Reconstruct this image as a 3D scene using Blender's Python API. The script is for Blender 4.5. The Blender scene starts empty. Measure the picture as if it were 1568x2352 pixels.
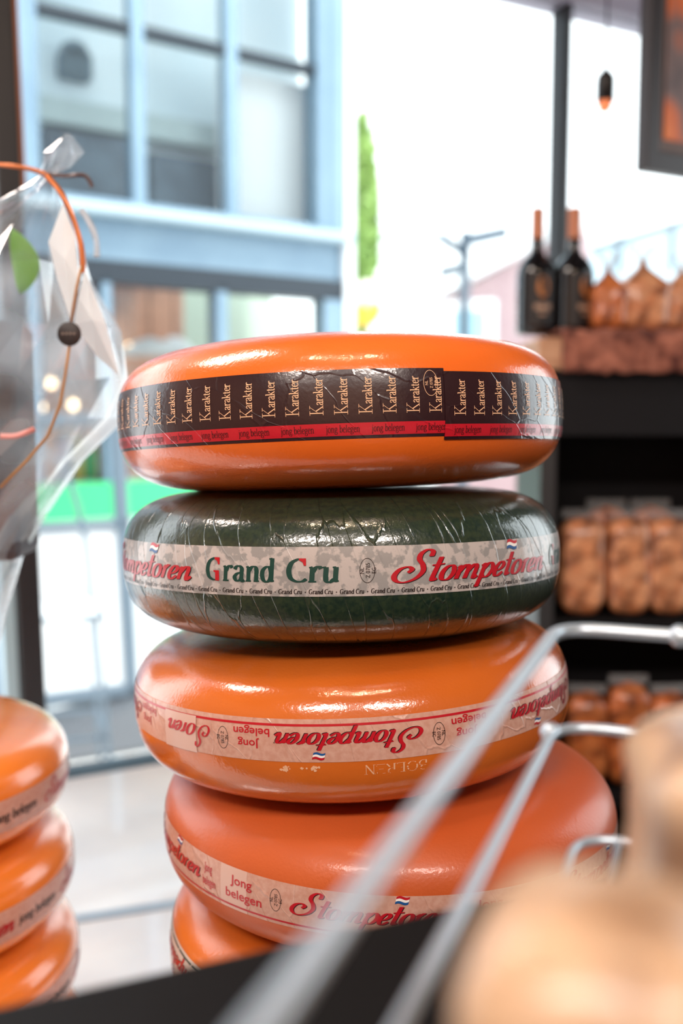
import bpy, bmesh, math, random
from mathutils import Vector, Matrix, noise
PI = math.pi
R_ = math.radians
scn = bpy.context.scene
C = scn.collection

# ---------------------------------------------------------------- camera, world, lights, exposure
CZ = 1.40                      # eye height
PITCH = R_(5.5)
F = 2287.0                     # 35 mm on a 36 mm tall frame, in pixels of 2352
cam_d = bpy.data.cameras.new('camera')
cam = bpy.data.objects.new('camera', cam_d); C.objects.link(cam)
cam.location = (0, 0, CZ); cam.rotation_euler = (PI/2 - PITCH, 0, 0)
cam_d.sensor_fit = 'VERTICAL'; cam_d.sensor_height = 36.0; cam_d.lens = 36.0*F/2352
cam_d.clip_start = 0.01; cam_d.clip_end = 200
cam_d.dof.use_dof = True; cam_d.dof.focus_distance = 0.665
cam_d.dof.aperture_fstop = 3.4
scn.camera = cam
scn.view_settings.view_transform = 'Standard'; scn.view_settings.look = 'None'
scn.view_settings.gamma = 1; scn.view_settings.use_curve_mapping = False
scn.view_settings.exposure = 0.55
scn.cycles.use_denoising = True
scn.cycles.max_bounces = 8; scn.cycles.transparent_max_bounces = 16
scn.cycles.sample_clamp_indirect = 6
w = bpy.data.worlds.new('world'); scn.world = w; w.use_nodes = True
bg = w.node_tree.nodes['Background']; bg.inputs[0].default_value = (.90, .96, 1, 1); bg.inputs[1].default_value = 2.3

def lamp(kind, name, loc, power, col, size=.05, rot=(0, 0, 0), sy=None, spot=None):
    d = bpy.data.lights.new(name, kind); d.energy = power; d.color = col
    if kind == 'AREA':
        d.shape = 'RECTANGLE'; d.size = size; d.size_y = sy or size
    else:
        d.shadow_soft_size = size
    if spot: d.spot_size = spot; d.spot_blend = .6
    o = bpy.data.objects.new(name, d); C.objects.link(o); o.location = loc; o.rotation_euler = rot
    return o
sd_ = bpy.data.lights.new('sun', 'SUN'); sd_.energy = 2.0; sd_.color = (1, .96, .92); sd_.angle = R_(3)
sun = bpy.data.objects.new('sun', sd_); C.objects.link(sun); sun.rotation_euler = Vector((.75, -.35, 1.2)).to_track_quat('Z', 'Y').to_euler()
# added fill light panels, out of view, brightening cheeses and counter (their housings are built further down)
PANELS = [(-.75, -1.5, 2.93), (.75, -1.5, 2.93), (-1.1, .95, 2.93)]
for p in PANELS:
    lamp('AREA', 'ceiling_panel_light', p, 48 if p[1] < 0 else 20, (1, .86, .77), .9, (0, 0, 0), .45)
SPOTS = [(-.22, .22, 2.80), (.02, .12, 2.80), (.26, .22, 2.80)]
for p in SPOTS:
    lamp('POINT', 'track_spot_light', (p[0], p[1], p[2]-.13), 4.5, (1, .74, .50), .03)

# ---------------------------------------------------------------- materials
def srgb(r, g, b):
    f = lambda v: (v/255/12.92) if v/255 <= .04045 else ((v/255+.055)/1.055)**2.4
    return (f(r), f(g), f(b), 1)
def mat(name, col, rough=.5, metal=0, coat=0, spec=.5, **k):
    m = bpy.data.materials.new(name); m.use_nodes = True
    b = m.node_tree.nodes['Principled BSDF']
    b.inputs['Base Color'].default_value = col if len(col) == 4 else (*col, 1)
    b.inputs['Roughness'].default_value = rough; b.inputs['Metallic'].default_value = metal
    b.inputs['Coat Weight'].default_value = coat; b.inputs['Specular IOR Level'].default_value = spec
    if 'coat_rough' in k: b.inputs['Coat Roughness'].default_value = k['coat_rough']
    if 'emit' in k:
        b.inputs['Emission Color'].default_value = k['emit']; b.inputs['Emission Strength'].default_value = k['es']
    return m
def N(m, t): return m.node_tree.nodes.new(t)
def L(m, a, b): m.node_tree.links.new(a, b)
def bsdf(m): return m.node_tree.nodes['Principled BSDF']
def objcoord(m, scale=(1, 1, 1)):
    t = N(m, 'ShaderNodeTexCoord'); mp = N(m, 'ShaderNodeMapping'); mp.inputs['Scale'].default_value = scale
    L(m, t.outputs['Object'], mp.inputs['Vector']); return mp.outputs['Vector']
def cylcoord(m, sa, sz, twist=0):
    """object coordinates turned into (angle*sa, z*sz, 0), for marks that run round a wheel"""
    t = N(m, 'ShaderNodeTexCoord'); s = N(m, 'ShaderNodeSeparateXYZ'); L(m, t.outputs['Object'], s.inputs[0])
    ng = N(m, 'ShaderNodeMath'); ng.operation = 'MULTIPLY'; ng.inputs[1].default_value = -1; L(m, s.outputs['Y'], ng.inputs[0])
    a = N(m, 'ShaderNodeMath'); a.operation = 'ARCTAN2'; L(m, s.outputs['X'], a.inputs[0]); L(m, ng.outputs[0], a.inputs[1])
    x = N(m, 'ShaderNodeMath'); x.operation = 'MULTIPLY'; x.inputs[1].default_value = sa; L(m, a.outputs[0], x.inputs[0])
    z = N(m, 'ShaderNodeMath'); z.operation = 'MULTIPLY'; z.inputs[1].default_value = sz; L(m, s.outputs['Z'], z.inputs[0])
    xx = N(m, 'ShaderNodeMath'); xx.operation = 'MULTIPLY_ADD'; xx.inputs[1].default_value = twist
    L(m, z.outputs[0], xx.inputs[0]); L(m, x.outputs[0], xx.inputs[2])
    c = N(m, 'ShaderNodeCombineXYZ'); L(m, xx.outputs[0], c.inputs[0]); L(m, z.outputs[0], c.inputs[1])
    return c.outputs[0]
def tex(m, kind, vec, scale, **k):
    n = N(m, {'noise': 'ShaderNodeTexNoise', 'voronoi': 'ShaderNodeTexVoronoi'}[kind])
    n.inputs['Scale'].default_value = scale
    for a, b in k.items():
        if a == 'feature': n.feature = b
        else: n.inputs[a].default_value = b
    L(m, vec, n.inputs['Vector']); return n
def ramp(m, fac, stops):
    r = N(m, 'ShaderNodeValToRGB'); e = r.color_ramp.elements
    while len(e) < len(stops): e.new(.5)
    for i, (p, c) in enumerate(stops): e[i].position = p; e[i].color = c if len(c) == 4 else (*c, 1)
    L(m, fac, r.inputs['Fac']); return r
def bump(m, h, strength, dist=.001, prev=None, socket='Normal'):
    b = N(m, 'ShaderNodeBump'); b.inputs['Strength'].default_value = strength; b.inputs['Distance'].default_value = dist
    L(m, h, b.inputs['Height'])
    if prev: L(m, prev.outputs[0], b.inputs['Normal'])
    L(m, b.outputs[0], bsdf(m).inputs['Normal']); return b
def noisy(m, c1, c2, scale=8, detail=4, vec=None, lo=.35, hi=.65, sock='Base Color'):
    v = vec or objcoord(m)
    n = tex(m, 'noise', v, scale, Detail=detail)
    r = ramp(m, n.outputs['Fac'], [(lo, c1), (hi, c2)])
    L(m, r.outputs[0], bsdf(m).inputs[sock]); return n
def wax(name, c1, c2, rough=.3, coat=.5):
    m = mat(name, c1, rough, coat=coat, coat_rough=.12)
    n = noisy(m, c1, c2, 9, 3)
    v = objcoord(m)
    f = tex(m, 'noise', v, 45, Detail=6)
    b1 = bump(m, f.outputs['Fac'], .25, .0012)
    s = tex(m, 'noise', v, 420, Detail=2)
    b2 = bump(m, s.outputs['Fac'], .4, .0004, b1)
    L(m, b2.outputs[0], bsdf(m).inputs['Coat Normal']); bsdf(m).inputs['Coat IOR'].default_value = 1.75
    return m
def creased(m, sa, sz, strength, twist=.25, edge=.05, dist=.001, fine=.25):
    v = cylcoord(m, sa, sz, twist)
    d = tex(m, 'noise', v, 1.2, Detail=3)
    mx = N(m, 'ShaderNodeVectorMath'); mx.operation = 'MULTIPLY_ADD'; mx.inputs[1].default_value = (.5, .5, 0)
    L(m, d.outputs['Color'], mx.inputs[0]); L(m, v, mx.inputs[2])
    vo = tex(m, 'voronoi', mx.outputs[0], 1.0, feature='DISTANCE_TO_EDGE')
    r = ramp(m, vo.outputs['Distance'], [(0, (1, 1, 1)), (edge, (0, 0, 0))])
    b1 = bump(m, r.outputs[0], strength, dist)
    n2 = tex(m, 'noise', v, 3.0, Detail=5)
    b2 = bump(m, n2.outputs['Fac'], strength*.5, dist*1.2, b1)
    n3 = tex(m, 'noise', objcoord(m), 380, Detail=2); b3 = bump(m, n3.outputs['Fac'], fine, .0004, b2)
    L(m, b3.outputs[0], bsdf(m).inputs['Coat Normal'])

ORANGE1 = wax('orange_wax', srgb(238, 110, 36), srgb(242, 116, 42), .26, .7)
ORANGE3 = wax('amber_wax', srgb(210, 108, 38), srgb(200, 98, 32), .22, .8)
ORANGE4 = wax('salmon_wax', srgb(200, 94, 44), srgb(194, 88, 40), .42, .15)
ORANGE5 = wax('golden_wax', srgb(210, 108, 34), srgb(196, 92, 26), .34, .4)
ORANGEL = wax('yellow_orange_wax', srgb(244, 146, 58), srgb(238, 132, 48), .24, .7)
GREEN = mat('green_film', srgb(38, 62, 48), .3, coat=.7, coat_rough=.1)
noisy(GREEN, srgb(26, 44, 36), srgb(46, 60, 42), 300, 3)
creased(GREEN, 9, 13, .42, 1.1, .018, fine=.5)
bsdf(GREEN).inputs['Coat IOR'].default_value = 1.75
BAND_DARK = mat('dark_label', srgb(44, 20, 26), .3, coat=.8, coat_rough=.1); creased(BAND_DARK, 4, 22, .22, .9, .015)
BAND_RED = mat('red_label', srgb(196, 26, 44), .3, coat=.8, coat_rough=.1); creased(BAND_RED, 4, 22, .22, .9, .015)
BAND_GC = mat('mottled_white_label', (.7, .7, .7), .35, coat=.6, coat_rough=.15)
noisy(BAND_GC, srgb(150, 148, 147), srgb(188, 180, 177), 120, 6, None, .46, .52); creased(BAND_GC, 9, 13, .3, 1.1, .018)
BAND_PINK = mat('translucent_label', srgb(226, 178, 160), .34, coat=.4, coat_rough=.2)
noisy(BAND_PINK, srgb(196, 146, 128), srgb(206, 162, 146), 260, 3); creased(BAND_PINK, 6, 16, .35, .9, .02)
BAND_WHITE = mat('white_label', srgb(206, 194, 184), .36, coat=.4, coat_rough=.2)
BAND_LIGHT = mat('double_label', srgb(212, 174, 160), .34, coat=.4, coat_rough=.2)
INK_RED = mat('red_ink', srgb(184, 20, 36), .35, coat=.3)
INK_BLACK = mat('black_ink', srgb(34, 20, 20), .4, coat=.3)
INK_CREAM = mat('cream_ink', srgb(246, 196, 156), .4, coat=.3)
INK_GREEN = mat('green_ink', srgb(8, 62, 54), .4, coat=.3)
INK_BLUE = mat('blue_ink', srgb(30, 84, 146), .4, coat=.3)
INK_WHITE = mat('white_ink', srgb(240, 236, 232), .4, coat=.3)
INK_WORN = mat('worn_white_ink', srgb(226, 176, 140), .5)
BLACK = mat('black_lacquer', srgb(24, 23, 24), .42); noisy(BLACK, srgb(20, 19, 20), srgb(32, 31, 32), 12)
BLACKCAB = mat('black_cabinet_paint', srgb(15, 13, 15), .7, spec=.2)
noisy(BLACKCAB, srgb(10, 9, 11), srgb(18, 16, 19), 5)
TRAYBLACK = mat('satin_black_plastic', srgb(6, 6, 7), .6, spec=.2)

# ---------------------------------------------------------------- mesh helpers
class MB:
    def __init__(s): s.v = []; s.f = []; s.m = []; s.sm = []
    def add(s, vs, fs, mi=0, smooth=False, M=None):
        o = len(s.v)
        s.v += [tuple(M @ Vector(p)) if M else tuple(p) for p in vs]
        s.f += [tuple(i+o for i in f) for f in fs]; s.m += [mi]*len(fs); s.sm += [smooth]*len(fs); return s
    def box(s, x0, x1, y0, y1, z0, z1, mi=0, M=None, bev=0):
        if bev:
            bm = bmesh.new(); bmesh.ops.create_cube(bm, size=1)
            for q in bm.verts: q.co = Vector(((x0+x1)/2+q.co.x*(x1-x0), (y0+y1)/2+q.co.y*(y1-y0), (z0+z1)/2+q.co.z*(z1-z0)))
            bmesh.ops.bevel(bm, geom=bm.edges[:], offset=bev, segments=2, affect='EDGES', profile=.5)
            bm.verts.index_update()
            s.add([q.co for q in bm.verts], [[q.index for q in f.verts] for f in bm.faces], mi, False, M); bm.free(); return s
        V = [(x, y, z) for z in (z0, z1) for y in (y0, y1) for x in (x0, x1)]
        return s.add(V, [(0, 2, 3, 1), (4, 5, 7, 6), (0, 1, 5, 4), (2, 6, 7, 3), (0, 4, 6, 2), (1, 3, 7, 5)], mi, False, M)
    def tube(s, pts, r, n=10, mi=0, M=None, closed=False):
        pts = [Vector(p) for p in pts]; k = len(pts)
        rs = r if isinstance(r, (list, tuple)) else [r]*k
        vs, fs = [], []; up = None
        for i, p in enumerate(pts):
            t = (pts[(i+1) % k] - pts[i-1]) if closed else (pts[min(i+1, k-1)] - pts[max(i-1, 0)])
            t.normalize()
            if up is None: up = Vector((0, 0, 1)) if abs(t.z) < .9 else Vector((1, 0, 0))
            a = t.cross(up).normalized(); up = a.cross(t).normalized()
            for j in range(n):
                g = 2*PI*j/n; vs.append(p + a*math.cos(g)*rs[i] + up*math.sin(g)*rs[i])
        for i in range(k if closed else k-1):
            for j in range(n):
                i2 = (i+1) % k; fs.append((i*n+j, i*n+(j+1) % n, i2*n+(j+1) % n, i2*n+j))
        if not closed: fs += [tuple(range(n))[::-1], tuple((k-1)*n+j for j in range(n))]
        return s.add(vs, fs, mi, True, M)
    def lathe(s, prof, n=48, mi=0, M=None, cap=True):
        vs = [(r*math.cos(2*PI*j/n), r*math.sin(2*PI*j/n), z) for r, z in prof for j in range(n)]
        fs = [(i*n+j, i*n+(j+1) % n, (i+1)*n+(j+1) % n, (i+1)*n+j) for i in range(len(prof)-1) for j in range(n)]
        if cap: fs += [tuple(range(n))[::-1], tuple((len(prof)-1)*n+j for j in range(n))]
        return s.add(vs, fs, mi, True, M)
    def blob(s, c, rad, lump=0, fr=3, seg=20, mi=0, seed=0, M=None):
        vs, fs = [], []; m = seg//2
        for i in range(m+1):
            th = PI*i/m
            for j in range(seg):
                ph = 2*PI*j/seg
                d = Vector((math.sin(th)*math.cos(ph), math.sin(th)*math.sin(ph), math.cos(th)))
                k = 1 + lump*noise.noise(d*fr + Vector((seed, seed*.7, 0)))
                vs.append((c[0]+d.x*rad[0]*k, c[1]+d.y*rad[1]*k, c[2]+d.z*rad[2]*k))
        for i in range(m):
            for j in range(seg): fs.append((i*seg+j, (i+1)*seg+j, (i+1)*seg+(j+1) % seg, i*seg+(j+1) % seg))
        return s.add(vs, fs, mi, True, M)
    def build(s, name, mats, parent=None, loc=None):
        me = bpy.data.meshes.new(name); me.from_pydata(s.v, [], s.f)
        for q in (mats if isinstance(mats, (list, tuple)) else [mats]): me.materials.append(q)
        me.polygons.foreach_set('material_index', s.m); me.polygons.foreach_set('use_smooth', s.sm); me.update()
        o = bpy.data.objects.new(name, me); C.objects.link(o); o.parent = parent
        if loc: o.location = loc
        return o
def tag(o, label, cat, group=None, kind=None):
    o['label'] = label; o['category'] = cat
    if group: o['group'] = group
    if kind: o['kind'] = kind
    return o
def thing(name, label, cat, loc=(0, 0, 0), rz=0, group=None):
    o = bpy.data.objects.new(name, None); C.objects.link(o); o.location = loc; o.rotation_euler = (0, 0, rz)
    o.empty_display_size = .05
    return tag(o, label, cat, group)
def struct(name, mb, m, label=None):
    o = mb.build(name, m); o['kind'] = 'structure'
    if label: o['label'] = label
    return o
def copy_tree(o, parent=None):
    c = o.copy(); C.objects.link(c); c.parent = parent
    for ch in list(o.children): copy_tree(ch, c)
    return c
FW = Vector((0, math.cos(PITCH), -math.sin(PITCH))); UP = Vector((0, math.sin(PITCH), math.cos(PITCH)))
def ray(px, py): return FW + Vector((1, 0, 0))*((px-784)/F) + UP*((1176-py)/F)
def at(px, py, Y):
    d = ray(px, py); return d*(Y/d.y) + Vector((0, 0, CZ))
def onplane(px, py, P, nrm):
    d = ray(px, py); O = Vector((0, 0, CZ)); return O + d*((Vector(P)-O).dot(nrm)/d.dot(nrm))

# ---------------------------------------------------------------- lettering: pen-stroke glyphs
def spline(p, n=5, closed=False):
    p = [Vector((a, b)) for a, b in p]; k = len(p); out = []
    for i in range(k if closed else k-1):
        g = (lambda j: p[j % k]) if closed else (lambda j: p[max(0, min(k-1, j))])
        a, b, c, d = g(i-1), g(i), g(i+1), g(i+2)
        for q in range(n):
            t = q/n
            out.append(.5*((2*b)+(c-a)*t+(2*a-5*b+4*c-d)*t*t+(3*b-a-3*c+d)*t**3))
    if not closed: out.append(p[-1])
    return out
# each glyph: advance, [(kind, points)]: c = smooth, o = smooth closed, l = straight, h = hairline / serif
SERIF = {
 'K': (.86, [('l', [(.2, 1), (.2, 0)]), ('h', [(.02, .98), (.4, .98)]), ('h', [(.02, .02), (.4, .02)]), ('h', [(.72, .97), (.25, .42)]), ('l', [(.36, .55), (.74, .03)]), ('h', [(.56, .98), (.86, .98)]), ('h', [(.56, .02), (.88, .02)])]),
 'a': (.52, [('c', [(.08, .5), (.14, .62), (.27, .65), (.37, .55), (.37, .4)]), ('l', [(.37, .45), (.37, .1)]), ('c', [(.37, .1), (.42, .0), (.5, .06)]), ('c', [(.37, .38), (.18, .32), (.08, .17), (.17, .02), (.3, .05), (.37, .16)])]),
 'r': (.42, [('l', [(.12, .63), (.12, 0)]), ('h', [(.01, .02), (.27, .02)]), ('h', [(.01, .61), (.12, .64)]), ('c', [(.14, .42), (.22, .6), (.33, .65), (.4, .56)])]),
 'k': (.56, [('l', [(.12, 1), (.12, 0)]), ('h', [(.0, .97), (.12, 1)]), ('h', [(.01, .02), (.25, .02)]), ('h', [(.44, .62), (.14, .3)]), ('l', [(.24, .38), (.47, .02)]), ('h', [(.33, .63), (.52, .63)]), ('h', [(.36, .02), (.57, .02)])]),
 't': (.36, [('l', [(.14, .82), (.14, .12)]), ('c', [(.14, .12), (.2, .0), (.33, .06)]), ('h', [(.01, .61), (.32, .61)])]),
 'e': (.48, [('h', [(.09, .37), (.42, .37)]), ('c', [(.42, .37), (.39, .57), (.26, .65), (.11, .54), (.06, .33), (.12, .1), (.27, .0), (.43, .12)])]),
 'n': (.58, [('l', [(.12, .63), (.12, 0)]), ('h', [(.01, .02), (.24, .02)]), ('h', [(.01, .61), (.12, .64)]), ('c', [(.13, .45), (.25, .62), (.38, .62), (.44, .48), (.44, .3)]), ('l', [(.44, .36), (.44, 0)]), ('h', [(.34, .02), (.56, .02)])]),
 'd': (.57, [('o', [(.42, .34), (.36, .58), (.24, .64), (.1, .5), (.07, .3), (.13, .08), (.26, .0), (.38, .1)]), ('l', [(.44, 1), (.44, 0)]), ('h', [(.32, .97), (.44, 1)]), ('h', [(.44, .02), (.55, .05)])]),
 'u': (.58, [('l', [(.12, .63), (.12, .2)]), ('h', [(.01, .62), (.12, .63)]), ('c', [(.12, .24), (.15, .05), (.27, .0), (.4, .14)]), ('l', [(.44, .63), (.44, 0)]), ('h', [(.33, .62), (.44, .63)]), ('h', [(.44, .02), (.55, .05)])]),
 'j': (.27, [('l', [(.14, .63), (.14, -.1)]), ('c', [(.14, -.08), (.1, -.26), (-.04, -.26)]), ('h', [(.02, .61), (.14, .64)]), ('l', [(.14, .9), (.14, .8)])]),
 'o': (.54, [('o', [(.46, .33), (.4, .57), (.26, .65), (.12, .55), (.06, .33), (.12, .09), (.26, 0), (.4, .08)])]),
 'g': (.52, [('o', [(.4, .43), (.35, .6), (.23, .65), (.12, .58), (.09, .43), (.14, .27), (.24, .23), (.35, .28)]), ('h', [(.37, .58), (.5, .63)]), ('c', [(.14, .26), (.08, .12), (.2, .06), (.38, .04), (.46, -.08), (.36, -.24), (.18, -.26), (.06, -.18), (.08, -.06), (.18, .04)])]),
 'b': (.56, [('l', [(.12, 1), (.12, 0)]), ('h', [(.0, .97), (.12, 1)]), ('o', [(.49, .33), (.43, .57), (.31, .64), (.17, .52), (.12, .33), (.17, .1), (.3, 0), (.43, .1)])]),
 'l': (.28, [('l', [(.13, 1), (.13, 0)]), ('h', [(.01, .97), (.13, 1)]), ('h', [(.02, .02), (.26, .02)])]),
 'G': (.80, [('c', [(.50, .97), (.36, .95), (.18, .80), (.11, .5), (.18, .18), (.36, .04), (.50, .03)])]),
 'C': (.74, [('c', [(.50, .97), (.36, .95), (.18, .80), (.11, .5), (.18, .18), (.38, .03), (.58, .04), (.70, .14)])]),
 'Q': (.80, [('c', [(.66, .86), (.46, 1.0), (.2, .86), (.1, .5), (.2, .12), (.44, 0), (.62, .08)]), ('l', [(.64, .42), (.64, .04)]), ('h', [(.48, .43), (.74, .43)])]),
 'X': (.74, [('c', [(.66, .86), (.46, 1.0), (.2, .86), (.1, .5), (.2, .12), (.44, 0), (.68, .14)])]),
 'B': (.66, [('l', [(.14, 1), (.14, 0)]), ('c', [(.14, .98), (.42, .98), (.52, .78), (.4, .56), (.14, .53)]), ('c', [(.14, .53), (.48, .52), (.6, .28), (.46, .02), (.14, .02)])]),
 'O': (.82, [('o', [(.73, .5), (.62, .88), (.4, 1), (.18, .88), (.08, .5), (.18, .12), (.4, 0), (.62, .12)])]),
 'E': (.62, [('l', [(.14, 1), (.14, 0)]), ('h', [(.02, .98), (.55, .98)]), ('h', [(.14, .52), (.44, .52)]), ('h', [(.02, .02), (.58, .02)]), ('h', [(.55, .98), (.55, .8)]), ('h', [(.58, .02), (.58, .2)])]),
 'R': (.7, [('l', [(.14, 1), (.14, 0)]), ('c', [(.14, .98), (.44, .98), (.54, .76), (.42, .52), (.14, .5)]), ('l', [(.34, .5), (.64, .02)]), ('h', [(.02, .02), (.27, .02)])]),
 'N': (.8, [('h', [(.14, 1), (.14, 0)]), ('l', [(.14, 1), (.64, 0)]), ('h', [(.64, 1), (.64, 0)]), ('h', [(.02, .98), (.2, .98)]), ('h', [(.54, .98), (.76, .98)]), ('h', [(.02, .02), (.27, .02)])]),
 '.': (.3, [('l', [(.14, .36), (.14, .26)])]), ' ': (.26, []),
}
SCRIPT = {
 'S': (.74, [('c', [(.60, .78), (.58, .94), (.44, 1.0), (.32, .88), (.34, .70), (.48, .52), (.56, .30), (.46, .08), (.24, -.03), (.04, .03), (-.06, .2), (.0, .4), (.16, .47), (.28, .38), (.22, .28)])]),
 't': (.30, [('l', [(.12, .86), (.12, .14)]), ('c', [(.12, .16), (.15, 0), (.27, .06)]), ('h', [(-.04, .56), (.3, .6)])]),
 'o': (.42, [('o', [(.36, .26), (.3, .46), (.2, .52), (.08, .44), (.03, .25), (.08, .05), (.2, -.01), (.31, .06)])]),
 'm': (.74, [('l', [(.08, .5), (.08, 0)]), ('h', [(-.02, .42), (.08, .5)]), ('c', [(.08, .24), (.2, .48), (.3, .48), (.34, .34)]), ('l', [(.34, .4), (.34, 0)]), ('c', [(.34, .24), (.46, .48), (.56, .48), (.6, .34)]), ('l', [(.6, .4), (.6, .1)]), ('c', [(.6, .12), (.62, -.01), (.72, .08)])]),
 'p': (.47, [('l', [(.09, .52), (.09, -.36)]), ('h', [(-.02, .44), (.09, .52)]), ('c', [(.1, .3), (.22, .5), (.34, .48), (.42, .28), (.34, .04), (.2, -.01), (.1, .1)])]),
 'e': (.37, [('c', [(.07, .2), (.22, .24), (.31, .38), (.24, .51), (.12, .47), (.04, .26), (.08, .05), (.2, -.01), (.35, .13)])]),
 'r': (.30, [('l', [(.10, .5), (.10, .0)]), ('h', [(-.02, .40), (.10, .52)]), ('c', [(.12, .40), (.2, .52), (.27, .50)])]),
 'n': (.52, [('l', [(.08, .5), (.08, 0)]), ('h', [(-.02, .42), (.08, .5)]), ('c', [(.08, .24), (.2, .48), (.31, .48), (.35, .34)]), ('l', [(.35, .4), (.35, .08)]), ('c', [(.35, .12), (.4, -.01), (.52, .14)])]),
}
def pen(pts, thick, thin, closed=False, fixed=None):
    """quad strip along pts with a broad-pen width; returns verts2d, faces"""
    vs, fs = [], []; k = len(pts)
    for i, p in enumerate(pts):
        t = (pts[(i+1) % k]-pts[i-1]) if closed else (pts[min(i+1, k-1)]-pts[max(i-1, 0)])
        if t.length < 1e-9: t = Vector((0, 1))
        t.normalize(); n = Vector((-t.y, t.x))
        wd = fixed if fixed else thin+(thick-thin)*abs(t.y)**1.4
        if not closed and fixed is None and len(pts) > 3 and i in (0, k-1): wd = max(thin, wd*.7)
        vs += [p+n*wd/2, p-n*wd/2]
    for i in range(k if closed else k-1):
        a, b = 2*i, 2*((i+1) % k); fs.append((a, b, b+1, a+1))
    return vs, fs
def word(text, font, thick=.14, thin=.045, shear=0, track=0, first=1.0):
    """2D verts and faces of a word, cap height 1; first = scale of the first letter"""
    V, Fc, x = [], [], 0
    for i, ch in enumerate(text):
        adv, strokes = font[ch]; sc = first if i == 0 else 1
        for kd, pts in strokes:
            if kd in 'co': P = spline(pts, 5, kd == 'o')
            else:
                a, b = Vector(pts[0]), Vector(pts[-1]); P = [a.lerp(b, q/3) for q in range(4)]
            vs, fs = pen(P, thick/sc, thin/sc, kd == 'o', thin/sc if kd == 'h' else (thick/sc*(.95) if kd == 'l' else None))
            o = len(V); V += [Vector((x+v.x*sc+v.y*sc*shear, v.y*sc)) for v in vs]; Fc += [tuple(q+o for q in f) for f in fs]
        x += adv*sc+track
    return V, Fc, x
def sans(text, bold=0):
    cu = bpy.data.curves.new('t', 'FONT'); cu.body = text; cu.resolution_u = 4; cu.offset = bold
    o = bpy.data.objects.new('t', cu); C.objects.link(o); bpy.context.view_layer.update()
    me = bpy.data.meshes.new_from_object(o.evaluated_get(bpy.context.evaluated_depsgraph_get()))
    V = [Vector((v.co.x, v.co.y)) for v in me.vertices]; Fc = [tuple(p.vertices) for p in me.polygons]
    C.objects.unlink(o); bpy.data.objects.remove(o); bpy.data.curves.remove(cu); bpy.data.meshes.remove(me)
    W_ = max(v.x for v in V) - min(v.x for v in V); x0 = min(v.x for v in V)
    V = [Vector(((v.x-x0)/.73, v.y/.73)) for v in V]
    return V, Fc, W_/.73
_cache = {}
def getword(text, style):
    k = (text, style)
    if k not in _cache:
        _cache[k] = {'script': lambda: word(text, SCRIPT, .15, .045, .38, .02, 1.15), 'serif': lambda: word(text, SERIF, .105, .035, 0, .02),
                     'serifb': lambda: word(text, SERIF, .175, .065, .06, .02), 'kar': lambda: word(text, SERIF, .12, .045, 0, .0, 1.45),
                     'sans': lambda: sans(text), 'sansb': lambda: sans(text, .012)}[style]()
    return _cache[k]

# ---------------------------------------------------------------- cheese wheels
NP_, MP_ = 6.2, 2.8
class Surf:
    def __init__(s, R, H): s.R, s.H = R, H
    def r(s, z): return s.R*max(0, 1-(abs(z)/s.H)**MP_)**(1/NP_)
    def p(s, phi, z, off):
        r = s.r(z); e = .0005; dr = (s.r(z+e)-s.r(z-e))/(2*e); k = math.hypot(1, dr)
        rr = r+off/k; zz = z-off*dr/k
        return (rr*math.sin(phi), -rr*math.cos(phi), zz)
    def wheel(s, name, m, c, tx, ty, rz=0):
        mb = MB(); prof = []
        K = 44
        for i in range(K+1):
            t = -PI/2+PI*i/K
            prof.append((max(s.R*abs(math.cos(t))**(2/NP_), 1e-4), math.copysign(s.H*abs(math.sin(t))**(2/MP_), math.sin(t))))
        mb.lathe(prof, 192)
        o = mb.build(name, m); o.location = c; o.rotation_euler = (R_(tx), R_(ty), 0)
        return o
class ShiftSurf:
    def __init__(s, S, zo): s.S, s.R, s.H, s.zo = S, S.R, S.H, zo
    def p(s, phi, z, off): return s.S.p(phi, z+s.zo, off)
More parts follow.
